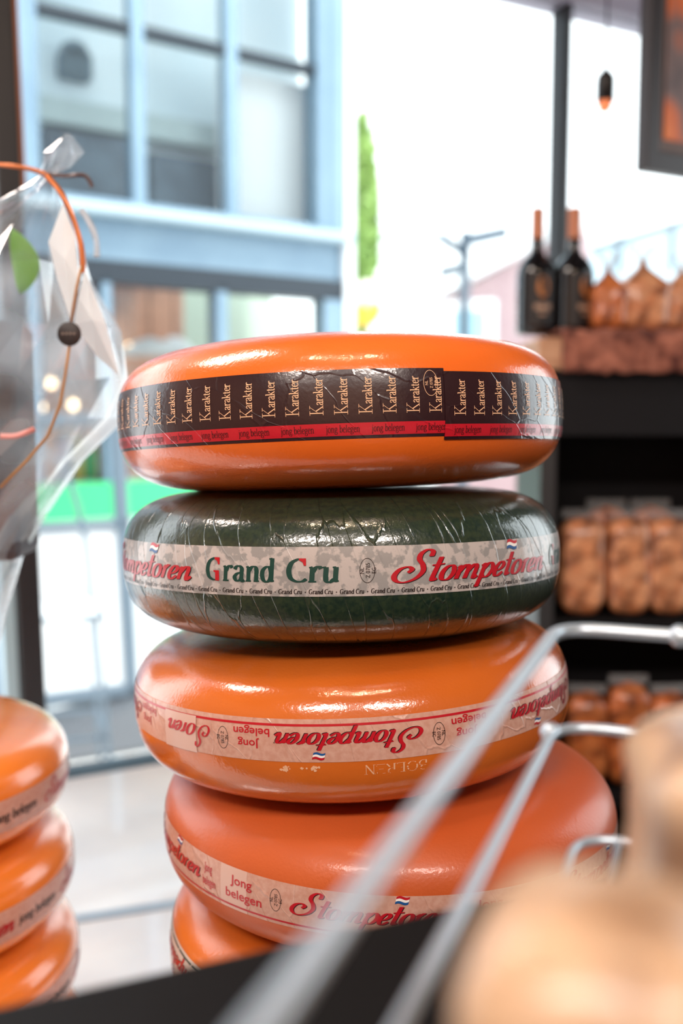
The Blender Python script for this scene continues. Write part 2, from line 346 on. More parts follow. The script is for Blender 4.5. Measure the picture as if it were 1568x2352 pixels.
class Band:
    """a printed paper label stuck round a wheel; print layers share its mesh"""
    def __init__(s, S, mats, zo=0): s.S = ShiftSurf(S, zo); s.mb = MB(); s.mats = mats
    def strip(s, p0, p1, z0, z1, off, mi, n=None, zz=None, fr=0):
        n = n or max(2, int((p1-p0)*40)); k = 6; vs = []
        for i in range(n+1):
            ph = p0+(p1-p0)*i/n
            for j in range(k+1):
                z = z0+(z1-z0)*j/k + (zz(ph) if zz else 0)
                vs.append(s.S.p(ph, z, off))
        fs = [(i*(k+1)+j, (i+1)*(k+1)+j, (i+1)*(k+1)+j+1, i*(k+1)+j+1) for i in range(n) for j in range(k)]
        s.mb.add(vs, fs, mi, True)
    def text(s, W2, phi, z, size, mi, off=.0006, rot=0, sx=1.0, mirror=False):
        V, Fc, wd = W2; vs = []; R = s.S.R
        for v in V:
            u, h = v.x*size*sx, v.y*size
            if rot == 90: u, h = -h, u
            elif rot == 180: u, h = -u, -h
            vs.append(s.S.p(phi+u/R, z+h, off))
        s.mb.add(vs, Fc, mi, True)
    def fit(s, W2, phi0, phi1, z, size, mi, off=.0006, rot=0):
        sx = abs(phi1-phi0)*s.S.R/(W2[2]*size); s.text(W2, phi0, z, size, mi, off, rot, sx)
    def poly(s, pts, phi, z, mi, off=.0007, flip=False):
        g = -1 if flip else 1
        s.mb.add([s.S.p(phi+g*a/s.S.R, z+g*b, off) for a, b in pts], [tuple(range(len(pts)))], mi, False)
    def ring(s, phi, z, a, b, wd, mi, off=.0006, n=32):
        vs = []
        for i in range(n):
            g = 2*PI*i/n
            for q in (1, 1-wd/a): vs.append(s.S.p(phi+a*q*math.cos(g)/s.S.R, z+b*(1-(1-q)*a/b)*math.sin(g), off))
        s.mb.add(vs, [(2*i, 2*((i+1) % n), 2*((i+1) % n)+1, 2*i+1) for i in range(n)], mi, True)
    def flag(s, phi, z, w_, h, flip, ir, iw, ib):
        g = -1 if flip else 1; n = 8
        for k, mi in ((2, ir), (1, iw), (0, ib)):
            vs = []
            for i in range(n+1):
                t = i/n; x = t*w_+.25*h*k/3
                y0 = h*k/3+.12*h*math.sin(t*2*PI); y1 = y0+h/3
                vs += [s.S.p(phi+g*x/s.S.R, z+g*y0, .0007), s.S.p(phi+g*(x+.08*h)/s.S.R, z+g*y1, .0007)]
            s.mb.add(vs, [(2*i, 2*i+2, 2*i+3, 2*i+1) for i in range(n)], mi, True)
        vs = []
    def stamp(s, phi, z, a, b, mi, lines, flip=False, size=.0026, rot=90):
        s.ring(phi, z, a, b, .00035, mi)
        R = s.S.R
        if rot == 90:
            for k, t in enumerate(lines):
                W2 = getword(t, 'sans'); L_ = W2[2]*size*.85
                u = (-len(lines)/2+k+.95)*size*1.35
                if flip: u = -u
                V = []
                for v in W2[0]:
                    x, y = v.x*size*.85-L_/2, v.y*size
                    uu, hh = (-y+u, x) if not flip else (y+u, -x)
                    V.append(s.S.p(phi+uu/R, z+hh, .0006))
                s.mb.add(V, W2[1], mi, True)
    def build(s, parent, name='label_band'): return s.mb.build(name, s.mats, parent)

def wordmark(b, p0, p1, z, cap, flip, ired, iblk, flag=None):
    """script wordmark read from p0 to p1"""
    W2 = getword('Stompetoren', 'script'); rot = 180 if flip else 0; g = -1 if flip else 1
    b.fit(W2, p0+g*.0005/b.S.R, p1+g*.0005/b.S.R, z-g*.0004, cap, iblk, .00052, rot)
    b.fit(W2, p0, p1, z, cap, ired, .00068, rot)
    if flag:
        fx = p0+(p1-p0)*.66
        b.flag(fx, z+g*cap*.98, cap*.62, cap*.34, flip, *flag)
    b.ring(p0+(p1-p0)*1.015, z+g*cap*.5, .0005, .0005, .0002, iblk)

TOPZ = CZ
def wheel(S, m, c, tx, ty, label):
    o = S.wheel('cheese_wheel', m, (c[0], c[1], TOPZ+c[2]), tx, ty)
    return tag(o, label, 'cheese', 'cheese wheels of the tall stack')

# 1: top wheel, dark label
S1 = Surf(.18, .0568)
w1 = wheel(S1, ORANGE1, (-.0014, .8301, -.0022), -3.17, -2.03, 'orange wax cheese wheel on top of the tall stack, dark label with red stripe')
b = Band(S1, [BAND_DARK, BAND_RED, INK_CREAM, INK_BLACK])
def darkband(p0, p1, zo, off, k0, jb0, dk=.0885, dj=.1665):
    T, B = .0225+zo, -.0225+zo; hgt = T-B
    b.strip(p0, p1, B, T, off, 0)
    b.strip(p0, p1, T-.955*hgt, T-.775*hgt, off+.00015, 1)
    kw = getword('Karakter', 'kar'); jw = getword('jong belegen', 'serif')
    ph = k0
    while ph < p1-.01:
        if ph > p0+.03: b.text(kw, ph, T-.655*hgt, .0062, 2, off+.0004, 90, .0240/(.0062*kw[2]))
        ph += dk
    ph = jb0
    while ph < p1-.12:
        if ph > p0: b.text(jw, ph, T-.905*hgt, .0047, 3, off+.0004, 0, .0222/(.0047*jw[2]))
        ph += dj
darkband(-3.1, .405, .0, .0003, .4-.0885*30+.0-.014, .2835-.1665*16)
darkband(.40, 3.1, -.0022, .0008, .487, .44, .0885)
# faint round inspection mark over the words
b.ring(.345, .0125, .0052, .0085, .0003, 2, .0007)
for k, t in enumerate(('NL', 'Z 0785', 'EG')):
    W2 = getword(t, 'sans'); V = [S1.p(.345+((k-.6)*.0034-v.y*.0021)/.18, .0125-W2[2]*.0009+v.x*.0018, .00075) for v in W2[0]]
    b.mb.add(V, W2[1], 2, True)
b.build(w1)

# 2: green wheel, mottled label
S2 = Surf(.18, .0566)
w2 = wheel(S2, GREEN, (-.0002, .8349, -.1157), -3.23, -.81, 'dark green cheese wheel in wrinkled film, second from the top')
b = Band(S2, [BAND_GC, INK_RED, INK_BLACK, INK_GREEN, INK_WHITE, INK_BLUE], .0026)
b.strip(-3.12, 3.12, -.0166, .0166, .0003, 0)
for q in (-1, 0, 1, 2):
    sft = q*1.60
    wordmark(b, .195+sft, .975+sft, -.0076, .0180, False, 1, 2, (1, 4, 5))
    g0 = -.548+sft
    Wg = getword('Grand', 'serifb'); Wc = getword('Cru', 'serifb'); cap = .0158; zb = -.0068
    b.fit(Wg, g0, g0+.300, zb, cap, 3); b.fit(Wc, g0+.338, g0+.545, zb, cap, 3)
    for a0, wd_, WW, gg in ((g0, .300, Wg, 1), (g0+.338, .207, Wc, 0)):
        ux = wd_*.18/WW[2]; q_ = lambda pts: b.poly([(u_*ux, v_*cap) for u_, v_ in pts], a0, zb, 1, .00095)
        q_([(.48, 1.0), (.48, .93), (.60, .84), (.64, .70), (.71, .70), (.71, 1.0)])
        if gg: q_([(.42, .44), (.42, .38), (.50, .36), (.50, .0), (.68, .0), (.68, .44)])
    b.stamp(.0975+sft, .0005, .0052, .0083, 2, ('NL', 'Z 0785', 'EG'), size=.0030)
W2 = getword('Qrand Xru', 'serifb'); ph = -2.2   # Q and X are the full-drawn G and C of the small print
while ph < 2.3:
    b.text(W2, ph, -.0147, .0031, 2, .0006, 0, .0164/(.0031*W2[2]))
    b.ring(ph+.0164/.18+.0125, -.0135, .0004, .0004, .00039, 2)
    ph += .1155
b.build(w2)

# 3: amber wheel, label upside down
S3 = Surf(.18, .0550)
w3 = wheel(S3, ORANGE3, (.008, .8296, -.2273), -1.5, -2.65, 'amber cheese wheel, third from the top, its pale label upside down')
b = Band(S3, [BAND_PINK, INK_RED, INK_BLACK, INK_WHITE, INK_BLUE, INK_WORN, BAND_LIGHT], .0052)
b.strip(-3.12, 3.12, -.0135, .0155, .0003, 0)
b.strip(-3.12, 3.12, .0108, .0124, .00045, 1)
def jb(p0, p1, z, flip, cap, mi=1):
    g = -1 if flip else 1
    Wj, Wb = getword('Jong', 'sansb'), getword('belegen', 'sansb')
    b.fit(Wb, p0, p1, z, cap, mi, .0006, 180 if flip else 0)
    q0 = p0+(p1-p0)*(.40 if flip else .20)*.7; ww = (p1-p0)*.60
    b.fit(Wj, q0, q0+ww, z+g*cap*1.5, cap, mi, .0006, 180 if flip else 0)
for q0, q1 in ((.263, -.292), (1.25, .68)):
    wordmark(b, q0, q1, .0062, .0133, True, 1, 2, (1, 3, 4))
jb(-.318, -.472, .0086, True, .0056); jb(.545, .387, .0086, True, .0056); jb(1.44, 1.30, .0086, True, .0056)
b.stamp(-.522, .0002, .0045, .0078, 2, ('NL', 'Z 0785', 'EC'), True, .0026); b.stamp(.333, .0002, .0045, .0078, 2, ('NL', 'Z 0785', 'EC'), True, .0026)
b.strip(-.86, -.66, -.0140, .0120, .0008, 6)
Ws = getword('S', 'script'); b.text(Ws, -.588, .0062, .0133, 1, .0011, 180, .95)
Ws = getword('oren', 'script'); b.fit(Ws, -.655, -.83, .0062, .0133, 1, .0011, 180)
b.flag(-.70, -.0075, .009, .0052, True, 1, 3, 4)
jb(-.94, -1.10, .0086, True, .0056)
wordmark(b, -1.12, -1.67, .0062, .0133, True, 1, 2, (1, 3, 4))
b.build(w3)
b = Band(S3, [INK_WORN], .0052); random.seed(4)
Wn = getword('BOEREN', 'serif'); fs = [f for f in Wn[1] if random.random() > .3]
Wn = (Wn[0], fs, Wn[2]); b.fit(Wn, .285, .035, -.0165, .0068, 0, .0002, 180)
b.build(w3, 'worn_stamp')['label'] = 'worn pale ink lettering below the label'
b = Band(S3, [INK_WORN], .0052)
for k in range(20):
    ph = random.choice([random.uniform(-.28, -.24), random.uniform(-.2, -.13)]); z = random.uniform(-.0200, -.0165); r = random.uniform(.0004, .0013)
    b.poly([(r*math.cos(g*1.05)*random.uniform(.6, 1.3), r*math.sin(g*1.05)*random.uniform(.6, 1.3)) for g in range(6)], ph, z, 0, .0003)
o = b.build(w3, 'ink_patch'); o['label'] = 'worn pale ink patches below the label'


# 4: wide salmon wheel
S4 = Surf(.19, .0540)
w4 = wheel(S4, ORANGE4, (.0405, .830, -.3366), -.4, .7, 'broad salmon-orange cheese wheel, fourth from the top, jutting out to the right')
b = Band(S4, [BAND_PINK, INK_RED, INK_BLACK, INK_WHITE, INK_BLUE, BAND_LIGHT], .0055)
ZB = .0015
b.strip(-3.12, 3.12, -.0235+ZB, .0075+ZB, .0003, 0)
b.strip(-3.12, 3.12, -.0212+ZB, -.0198+ZB, .00045, 1)
b.strip(-.735, -.60, -.0235+ZB, .0075+ZB, .0004, 5); b.strip(-.735, -.60, -.0212+ZB, -.0198+ZB, .00050, 1)
for q0 in (-1.445, -.405, .62): wordmark(b, q0, q0+.575, -.0120+ZB, .0145, False, 1, 2, (1, 3, 4))
jb(-.705, -.530, -.0145+ZB, False, .0068); jb(-.845, -.765, -.0145+ZB, False, .0068); jb(.25, .42, -.0145+ZB, False, .0068)
b.stamp(-.47, -.0060+ZB, .0045, .0080, 2, ('NL', 'Z 0785', 'EC'), False, .0026)
for v in range(len(b.mb.v)): pass
b.build(w4)

# 5-7: lower wheels
S5 = Surf(.18, .0545)
w5 = wheel(S5, ORANGE5, (.033, .832, -.4452), 0, 1.0, 'golden-orange cheese wheel, fifth from the top, white label with a green dashed line')
b = Band(S5, [BAND_WHITE, INK_RED, INK_BLACK, INK_GREEN, INK_WHITE, INK_BLUE], .009)
b.strip(-3.12, 3.12, -.022, .013, .0003, 0)
ph = -3
while ph < 3: b.strip(ph, ph+.145, .0090, .0106, .00045, 3, 5); ph += .155
wordmark(b, -.80, -1.4, .003, .0150, True, 1, 2, (1, 4, 5)); wordmark(b, .5, -.1, .003, .0165, True, 1, 2, (1, 4, 5))
b.fit(getword('Grand Cru', 'serifb'), -.2, -.74, .000, .014, 3, .0006, 180)
b.build(w5)
def plain_band(w_, S, cap=.0158):
    b = Band(S, [BAND_PINK, INK_RED, INK_BLACK, INK_WHITE, INK_BLUE])
    b.strip(-3.12, 3.12, -.015, .015, .0003, 0)
    for q in (-2.2, -1.25, -.3, .65, 1.6):
        wordmark(b, q, q+.56, -.006, cap, False, 1, 2, (1, 3, 4))
        Wj = getword('jong belegen', 'serifb'); b.fit(Wj, q+.60, q+.90, -.004, .008, 2)
    b.build(w_)
w6 = wheel(Surf(.18, .0545), ORANGEL, (.036, .832, -.5543), 0, 0, 'golden cheese wheel at the foot of the tall stack, sixth from the top')
plain_band(w6, S5)
w7 = wheel(Surf(.18, .0545), ORANGE3, (.03, .832, -.6634), 0, 0, 'lowest cheese wheel of the tall stack, behind the black tray')
COUNTER = CZ - .7181

# left stack
left_labels = ['orange cheese wheel on top of the left stack, broad white gleam on its rim',
               'orange cheese wheel second from the top of the left stack',
               'yellow-orange cheese wheel third down the left stack',
               'lowest cheese wheel of the left stack, below the picture edge']
SL = Surf(.184, .0510)
for i in range(4):
    z = COUNTER+.0511+.1022*(3-i)
    o = SL.wheel('cheese_wheel', ORANGEL, (-.466+.003*i, .975, z), 0, 0)
    tag(o, left_labels[i], 'cheese', 'cheese wheels of the left stack')
    if i < 3:
        b = Band(SL, [BAND_PINK, INK_RED, INK_BLACK, INK_WHITE, INK_BLUE])
        b.strip(-3.12, 3.12, -.020, .011, .0003, 0)
        for q in (-1.6, -.62, .36, 1.34):
            wordmark(b, q+.12*i, q+.56+.12*i, -.011, .0165, False, 1, 2, (1, 3, 4))
            b.fit(getword('jong belegen', 'serifb'), q+.60+.12*i, q+.90+.12*i, -.009, .009, 2)
        b.build(o)

# ---------------------------------------------------------------- the shop: floor, counter, walls, glazing
WD = Vector((math.cos(R_(28)), math.sin(R_(28)), 0)); WN = Vector((-WD.y, WD.x, 0)); W0 = Vector((-.446, 2.02, 0))
MW = Matrix.Translation(W0) @ Matrix.Rotation(R_(28), 4, 'Z')    # local x along the glass wall, local y outward
def wx(px):
    p = onplane(px, 1000, W0, WN); return (p-W0).dot(WD)
def wz(px, py): return onplane(px, py, W0, WN).z
FLOOR = mat('dark_plank_floor', srgb(70, 55, 45), .5); noisy(FLOOR, srgb(60, 46, 38), srgb(90, 72, 58), 6, 5, objcoord(FLOOR, (1, 12, 1)))
CEIL = mat('ceiling_paint', srgb(84, 74, 68), .9)
WALLM = mat('warm_wall_paint', srgb(150, 120, 98), .85); noisy(WALLM, srgb(146, 116, 94), srgb(158, 128, 106), 4)
def wpt(x, y=0): return W0+WD*x+WN*y
xl, xr, yb = -2.3, 2.0, -2.6
tl = (xl-W0.x)/WD.x; tr = (xr-W0.x)/WD.x
pl, pr = wpt(tl), wpt(tr)
mb = MB(); vs = [(xl, yb, 0), (xr, yb, 0), (pr.x, pr.y, 0), (pl.x, pl.y, 0)]
mb.add([(a, b_, z) for z in (-.05, 0) for a, b_, _ in vs], [(3, 2, 1, 0), (4, 5, 6, 7)]+[(i, (i+1) % 4, 4+(i+1) % 4, 4+i) for i in range(4)])
struct('floor', mb, FLOOR)
mb = MB(); mb.add([(a, b_, z) for z in (3.0, 3.08) for a, b_, _ in vs], [(3, 2, 1, 0), (4, 5, 6, 7)]+[(i, (i+1) % 4, 4+(i+1) % 4, 4+i) for i in range(4)])
struct('ceiling', mb, CEIL)
struct('wall_back', MB().box(xl-.1, xr+.1, yb-.1, yb, 0, 3.0), WALLM)
struct('wall_left', MB().box(xl-.1, xl, yb, pl.y, 0, 3.0), WALLM)
struct('wall_right', MB().box(xr, xr+.1, yb, 1.15, 0, 3.0).box(xr, xr+.1, 3.0, pr.y, 0, 3.0).box(xr, xr+.1, 1.15, 3.0, 0, .85).box(xr, xr+.1, 1.15, 3.0, 2.5, 3.0), mat('right_wall_paint', srgb(70, 55, 48), .8))

# glass wall: sill, posts, header, pane
PALE = mat('pale_blue_grey_paint', srgb(168, 196, 208), .45)
DARKFR = mat('dark_window_paint', srgb(32, 31, 34), .4)
WOODST = mat('brown_wood_bead', srgb(150, 84, 44), .45)
xp0, xp1 = wx(12), wx(68)
def lean(x): return MW @ Matrix.Translation((x, 0, CZ)) @ Matrix.Rotation(R_(-1.0), 4, 'Y') @ Matrix.Translation((-x, 0, -CZ))
ML = lean(xp0)
zh = wz(1390, 42)
fr = MB()
fr.box(xp0, xp1, -.04, .03, 0, 3.0, 0, ML, .004)                                    # black post
fr.box(xp1-.001, xp1+.008, -.035, -.01, CZ+.42, 3.0, 2, ML)                          # wood bead
fr.box(xp0-.026, xp0-.002, -.02, .03, 0, CZ+.15, 1, ML)                          # pale strip left of the post
xm = wx(1271)
fr.box(xm-.0085, xm+.0085, -.03, .03, 0, 3.0, 0, MW, .003)                             # mullion
fr.box(tl, tr, -.05, .05, zh, 3.0, 3, MW)                                            # header
zs = wz(280, 1737)
fr.box(xp1, tr, -.012, .012, COUNTER-.06, COUNTER+.010, 4, MW, .003)                   # sill rail
for q in (-1.9, 2.0): fr.box(q-.03, q+.03, -.04, .03, 0, 3.0, 0, MW)
HEAD = mat('grey_lilac_header_paint', srgb(168, 160, 176), .6)
o = struct('window_1', fr, [DARKFR, PALE, WOODST, HEAD, mat('slate_blue_rail', srgb(112, 142, 162), .45)])
GL = bpy.data.materials.new('thin_glass'); GL.use_nodes = True; nt = GL.node_tree; nt.nodes.remove(nt.nodes['Principled BSDF'])
tr_ = nt.nodes.new('ShaderNodeBsdfTransparent'); tr_.inputs[0].default_value = (.97, .985, .98, 1)
gs = nt.nodes.new('ShaderNodeBsdfGlossy'); gs.inputs['Roughness'].default_value = .01
fz = nt.nodes.new('ShaderNodeFresnel'); fz.inputs[0].default_value = 1.3
mx = nt.nodes.new('ShaderNodeMixShader'); nt.links.new(fz.outputs[0], mx.inputs[0]); nt.links.new(tr_.outputs[0], mx.inputs[1]); nt.links.new(gs.outputs[0], mx.inputs[2])
nt.links.new(mx.outputs[0], nt.nodes['Material Output'].inputs[0])
g = MB().box(xp1-.02, tr, -.003, .003, COUNTER+.012, zh, 0, MW).build('glass_pane', GL, o)
o2 = struct('window_2', MB().box(xr+.02, xr+.07, 1.15, 1.21, .85, 2.5).box(xr+.02, xr+.07, 2.94, 3.0, .85, 2.5).box(xr+.02, xr+.07, 1.21, 2.94, .85, .9).box(xr+.02, xr+.07, 1.21, 2.94, 2.45, 2.5), DARKFR)
MB().box(xr+.04, xr+.046, 1.21, 2.94, .9, 2.45).build('glass_pane', GL, o2)
struct('wall_front', MB().box(tl, tr, -.04, .04, 0, COUNTER-.06, 0, MW), mat('front_wall_paint', srgb(120, 118, 116), .8))

# the counter
STONE = mat('light_grey_counter_top', srgb(206, 205, 204),   .3, coat=.8)
v = objcoord(STONE, (1, 1, 1)); noisy(STONE, srgb(226, 226, 228), srgb(242, 240, 238), 5, 5, v)
bsdf(STONE).inputs['Coat IOR'].default_value = 1.9
cm = MB()
p = [wpt(tl+.05, -.035), wpt(tr-.75, -.035)]
top = [(-2.0, .45), (.70, .45), (p[1].x, p[1].y), (p[0].x, p[0].y)]
def prism(mb, poly, z0, z1, mi=0):
    n = len(poly)
    mb.add([(x, y, z) for z in (z0, z1) for x, y in poly], [tuple(range(n))[::-1], tuple(range(n, 2*n))]+[(i, (i+1) % n, n+(i+1) % n, n+i) for i in range(n)], mi)
counter = thing('display_counter', 'long pale grey display counter under the cheese stacks by the window', 'counter', (0, .9, 0))
def ch(mb, name, m, parent):
    o = mb.build(name, m, parent); o.matrix_parent_inverse = Matrix.Translation(-Vector(parent.location)) if not parent.rotation_euler.z else (Matrix.Translation(parent.location) @ Matrix.Rotation(parent.rotation_euler.z, 4, 'Z')).inverted()
    return o
poly = [(-2.0, .45), (.34, .45), (.34, wpt((.34-W0.x)/WD.x).y-.05), (-2.0, wpt((-2.0-W0.x)/WD.x).y-.05)]
prism(cm, poly, COUNTER-.04, COUNTER); ch(cm, 'counter_top', STONE, counter)
cm = MB(); prism(cm, [(-1.95, .50), (.30, .50), (.30, 2.25), (-1.95, 1.05)], 0, COUNTER-.04); ch(cm, 'counter_base', BLACK, counter)
cm = MB()
for y0 in (.98,):
    a, b_ = Vector((-1.9, y0-.12)), Vector((.33, y0+.62))
    d = (b_-a).normalized(); n = Vector((-d.y, d.x))*.012
    prism(cm, [tuple(a-n), tuple(b_-n), tuple(b_+n), tuple(a+n)], COUNTER, COUNTER+.002)
ch(cm, 'metal_inlay', mat('blue_grey_inlay', srgb(160, 176, 190), .4), counter)

# added fill panels out of view, then the ceiling spotlights
for i, p in enumerate(PANELS):
    t = thing('ceiling_light_panel', ['left-hand flat ceiling light panel above the shop floor', 'right-hand flat ceiling light panel above the shop floor', 'flat ceiling light panel above the left cheese stack'][i], 'ceiling light', (p[0], p[1], 2.95), 0, 'ceiling light panels')
    m = MB(); m.box(-.48, .48, -.26, .26, 0, .05)
    m.build('housing', DARKFR, t)
for i, p in enumerate(SPOTS):
    t = thing('ceiling_spotlight', ['left', 'middle', 'right'][i]+' one of three small ceiling spotlights above the cheese stack', 'spotlight', (p[0], p[1], 3.0), 0, 'ceiling spotlights')
    m = MB(); m.tube([(0, 0, 0), (0, 0, -.22)], .008); m.build('stem', DARKFR, t)
    m = MB(); m.lathe([(.02, -.2), (.05, -.21), (.055, -.29), (.052, -.29), (.046, -.22), (.01, -.215)], 24, cap=False); m.build('lamp_shade', DARKFR, t)

# ---------------------------------------------------------------- outside
STREET = mat('pale_paving', srgb(196, 194, 190), .8)
v = objcoord(STREET); br = N(STREET, 'ShaderNodeTexBrick'); br.inputs['Scale'].default_value = 5
br.inputs['Color1'].default_value = srgb(240, 238, 234); br.inputs['Color2'].default_value = srgb(228, 226, 224); br.inputs['Mortar'].default_value = srgb(196, 194, 192)
br.inputs['Mortar Size'].default_value = .012; L(STREET, v, br.inputs['Vector']); L(STREET, br.outputs['Color'], bsdf(STREET).inputs['Base Color'])
a0, a1 = wpt(-30, .06), wpt(40, .06); b0, b1 = wpt(-30, 60), wpt(40, 60)
struct('ground', MB().add([(q.x, q.y, -.01) for q in (a0, a1, b1, b0)], [(0, 1, 2, 3)]), STREET)

# blue-grey facade across the alley
FD = Vector((math.cos(R_(34)), math.sin(R_(34)), 0)); FNn = Vector((-FD.y, FD.x, 0))
F0 = Vector((at(783, 1000, 5.6).x, 5.6, 0)); MF = Matrix.Rotation(R_(34), 4, 'Z')
def fu(px, py=300): return (onplane(px, py, F0, FNn)-F0).dot(FD)
def fz_(px, py): return onplane(px, py, F0, FNn).z
fac = thing('building', 'blue-grey wooden shop front with a grid window above, across the alley', 'building', F0, R_(34))
BLUEP = mat('blue_grey_facade_paint', srgb(136, 164, 184), .45); noisy(BLUEP, srgb(122, 148, 168), srgb(134, 160, 178), 3)
BLUEL = mat('light_blue_sill_paint', srgb(178, 198, 208), .45)
BLUED = mat('slate_lintel_paint', srgb(38, 48, 58), .5)
WHITEP = mat('white_corner_paint', srgb(236, 238, 240), .6)
ulft = fu(28); ug0, ug1 = fu(85), fu(722)
zs0 = fz_(380, 475); zm = fz_(420, 92)
z_top = fz_(84, 0)+1.0
zl1, zl0 = fz_(420, 614), fz_(420, 650)
zsil1, zsil0 = fz_(380, 492), fz_(380, 515)
zg = fz_(200, 1108); zmint = fz_(200, 1190)
m = MB(); m.box(ulft-1.2, ulft, -.03, .3, 0, z_top); m.box(ulft, 0, 0, .3, zl1, zsil0)            # fascia and left wall
m.box(ulft-1.2, .0, -.02, .3, z_top, z_top+.8)
m.build('facade_boarding', BLUEP, fac)
m = MB()
m.box(ulft, fu(55), -.07, .1, zsil1, z_top); m.box(fu(57), ug0, -.03, .1, zsil1, z_top); m.box(ug1, -.001, -.05, .1, zsil1, z_top)
m.box(fu(745), fu(752), -.062, .1, zsil1, z_top); m.box(ug0, ug1, -.03, .1, zsil1, zs0)
wfr = m.build('window_frame', BLUEP, fac)
m = MB()
for px in (316, 530): m.box(fu(px)-.032, fu(px)+.032, -.02, .06, zs0, z_top)
m.build('muntin', BLUEP, wfr)
m = MB(); m.box(ug0, ug1, -.015, .05, zm-.022, zm+.022); m.build('crossbar', BLUED, wfr)
m = MB(); m.box(ug0, ug1, .02, .026, zs0, z_top); m.build('pane', GL, wfr)
m = MB(); m.box(ulft-.05, .03, -.10, .0, zsil0, zsil1, bev=.01); m.build('sill', BLUEL, fac)
m = MB(); m.box(ulft-.05, -.0, -.03, .1, zl0-.03, zl1); m.build('lintel', BLUED, fac)
m = MB(); m.box(.0, fu(806), -.04, .3, 0, z_top+.8); m.build('corner_board', WHITEP, fac)
# reflections in the upper window, modelled as coloured parts behind its glass
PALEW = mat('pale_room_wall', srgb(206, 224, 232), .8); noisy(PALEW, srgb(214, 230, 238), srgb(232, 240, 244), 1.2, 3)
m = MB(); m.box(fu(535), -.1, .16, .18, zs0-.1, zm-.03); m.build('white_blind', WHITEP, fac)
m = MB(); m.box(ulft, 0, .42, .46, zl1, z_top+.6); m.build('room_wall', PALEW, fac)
def fb(px, py, yy):   # point on the plane yy behind the facade
    q = onplane(px, py, F0+FNn*yy, FNn); return ((q-F0).dot(FD), q.z)
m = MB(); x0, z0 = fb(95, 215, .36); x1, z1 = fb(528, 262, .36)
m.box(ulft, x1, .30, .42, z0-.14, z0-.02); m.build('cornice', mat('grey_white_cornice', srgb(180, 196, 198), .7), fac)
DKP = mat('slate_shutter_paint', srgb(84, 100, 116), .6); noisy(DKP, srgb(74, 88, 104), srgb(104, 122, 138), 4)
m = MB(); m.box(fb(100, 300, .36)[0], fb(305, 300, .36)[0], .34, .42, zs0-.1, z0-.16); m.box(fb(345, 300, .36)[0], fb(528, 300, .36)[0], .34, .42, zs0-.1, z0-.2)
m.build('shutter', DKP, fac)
m = MB(); xa, za = fb(172, 95, .36); xb, zb_ = fb(172, 180, .36)
m.box(xa-.075, xa+.075, .33, .42, zb_, za-.06); m.lathe([(.075, 0), (.06, .04), (.03, .06), (.005, .065)], 20, 0, Matrix.Translation((xa, .37, za-.06)))
m.build('lantern', mat('lantern_grey', srgb(84, 106, 120), .6), fac)
# lower shop front
m = MB()
for a_, b_ in ((ulft, fu(75)), (fu(222), fu(242)), (fu(488), fu(512)), (fu(738), 0)): m.box(a_, b_, -.03, .08, zmint, zl0)
lf = m.build('shop_window_frame', BLUEP, fac)
m = MB(); m.box(ulft, 0, .01, .016, zg, zl0); m.build('pane', GL, lf)
BRK = mat('pinkish_brick_wall', srgb(176, 140, 128), .8)
noisy(BRK, srgb(120, 100, 100), srgb(214, 160, 136), 2.4, 3)  # brick reflection of the shop glass, put into the back wall's colour
m = MB(); m.box(ulft-.4, fu(560), .75, .8, 0, zl0+.3); m.build('shop_back_wall', BRK, fac)
m = MB(); m.box(fu(560), .0, .75, .8, 0, zl0+.3); m.build('shop_side_wall', mat('pale_green_wall', srgb(196, 208, 190), .8), fac)
MINT = mat('mint_green_board', srgb(72, 214, 140), .6)
m = MB(); m.box(ulft+.0, 0, -.035, -.005, zmint, zg); m.build('mint_board', MINT, fac)
m = MB(); m.box(ulft, 0, -.02, .1, 0, zmint); m.build('white_plinth', WHITEP, fac)
# goods in the far shop window
def fpt(px, py, yy): return onplane(px, py, F0+FNn*yy, FNn)
random.seed(2)
jarcols = [((150, 1040), (90, 150, 200), 'blue'), ((176, 1030), (220, 200, 90), 'yellow'), ((205, 1035), (80, 190, 130), 'green'), ((228, 1020), (230, 150, 60), 'orange')]
m = MB(); m.box(ulft+.02, -.05, .05, .4, zg-.02, zg); m.build('window_shelf', WHITEP, fac)
for (px, py), c, nm in jarcols:
    q = fpt(px, 1103, .2); h = .17+.05*random.random()
    t = thing('jar', nm+' jar on the shelf of the far shop window, above the mint board', 'jar', (q.x, q.y, zg), 0, 'coloured jars in the far shop window')
    MB().lathe([(.03, 0), (.045, .01), (.045, h*.8), (.03, h*.9), (.03, h)], 16).build('body', mat('jar_'+nm, srgb(*c), .3), t)
    MB().lathe([(.033, h), (.033, h+.025)], 16).build('lid', WHITEP, t)
BULB = mat('warm_bulb', (1, .8, .55, 1), .4, emit=(1, .66, .38, 1), es=9)
for px, py, nm in ((92, 935, 'lowest'), (118, 880, 'middle'), (240, 980, 'right-hand'), (300, 800, 'highest'), (84, 1030, 'bottommost'), (168, 930, 'central')):
    q = fpt(px, py, .45)
    t = thing('hanging_bulb', nm+' warm glowing bulb hanging inside the far shop', 'light bulb', q, 0, 'bulbs in the far shop')
    MB().blob((0, 0, 0), (.022, .022, .026), seg=14).build('bulb', BULB, t)
    MB().tube([(0, 0, .02), (0, 0, zl0+.25-q.z)], .003, 6).build('cord', DARKFR, t)
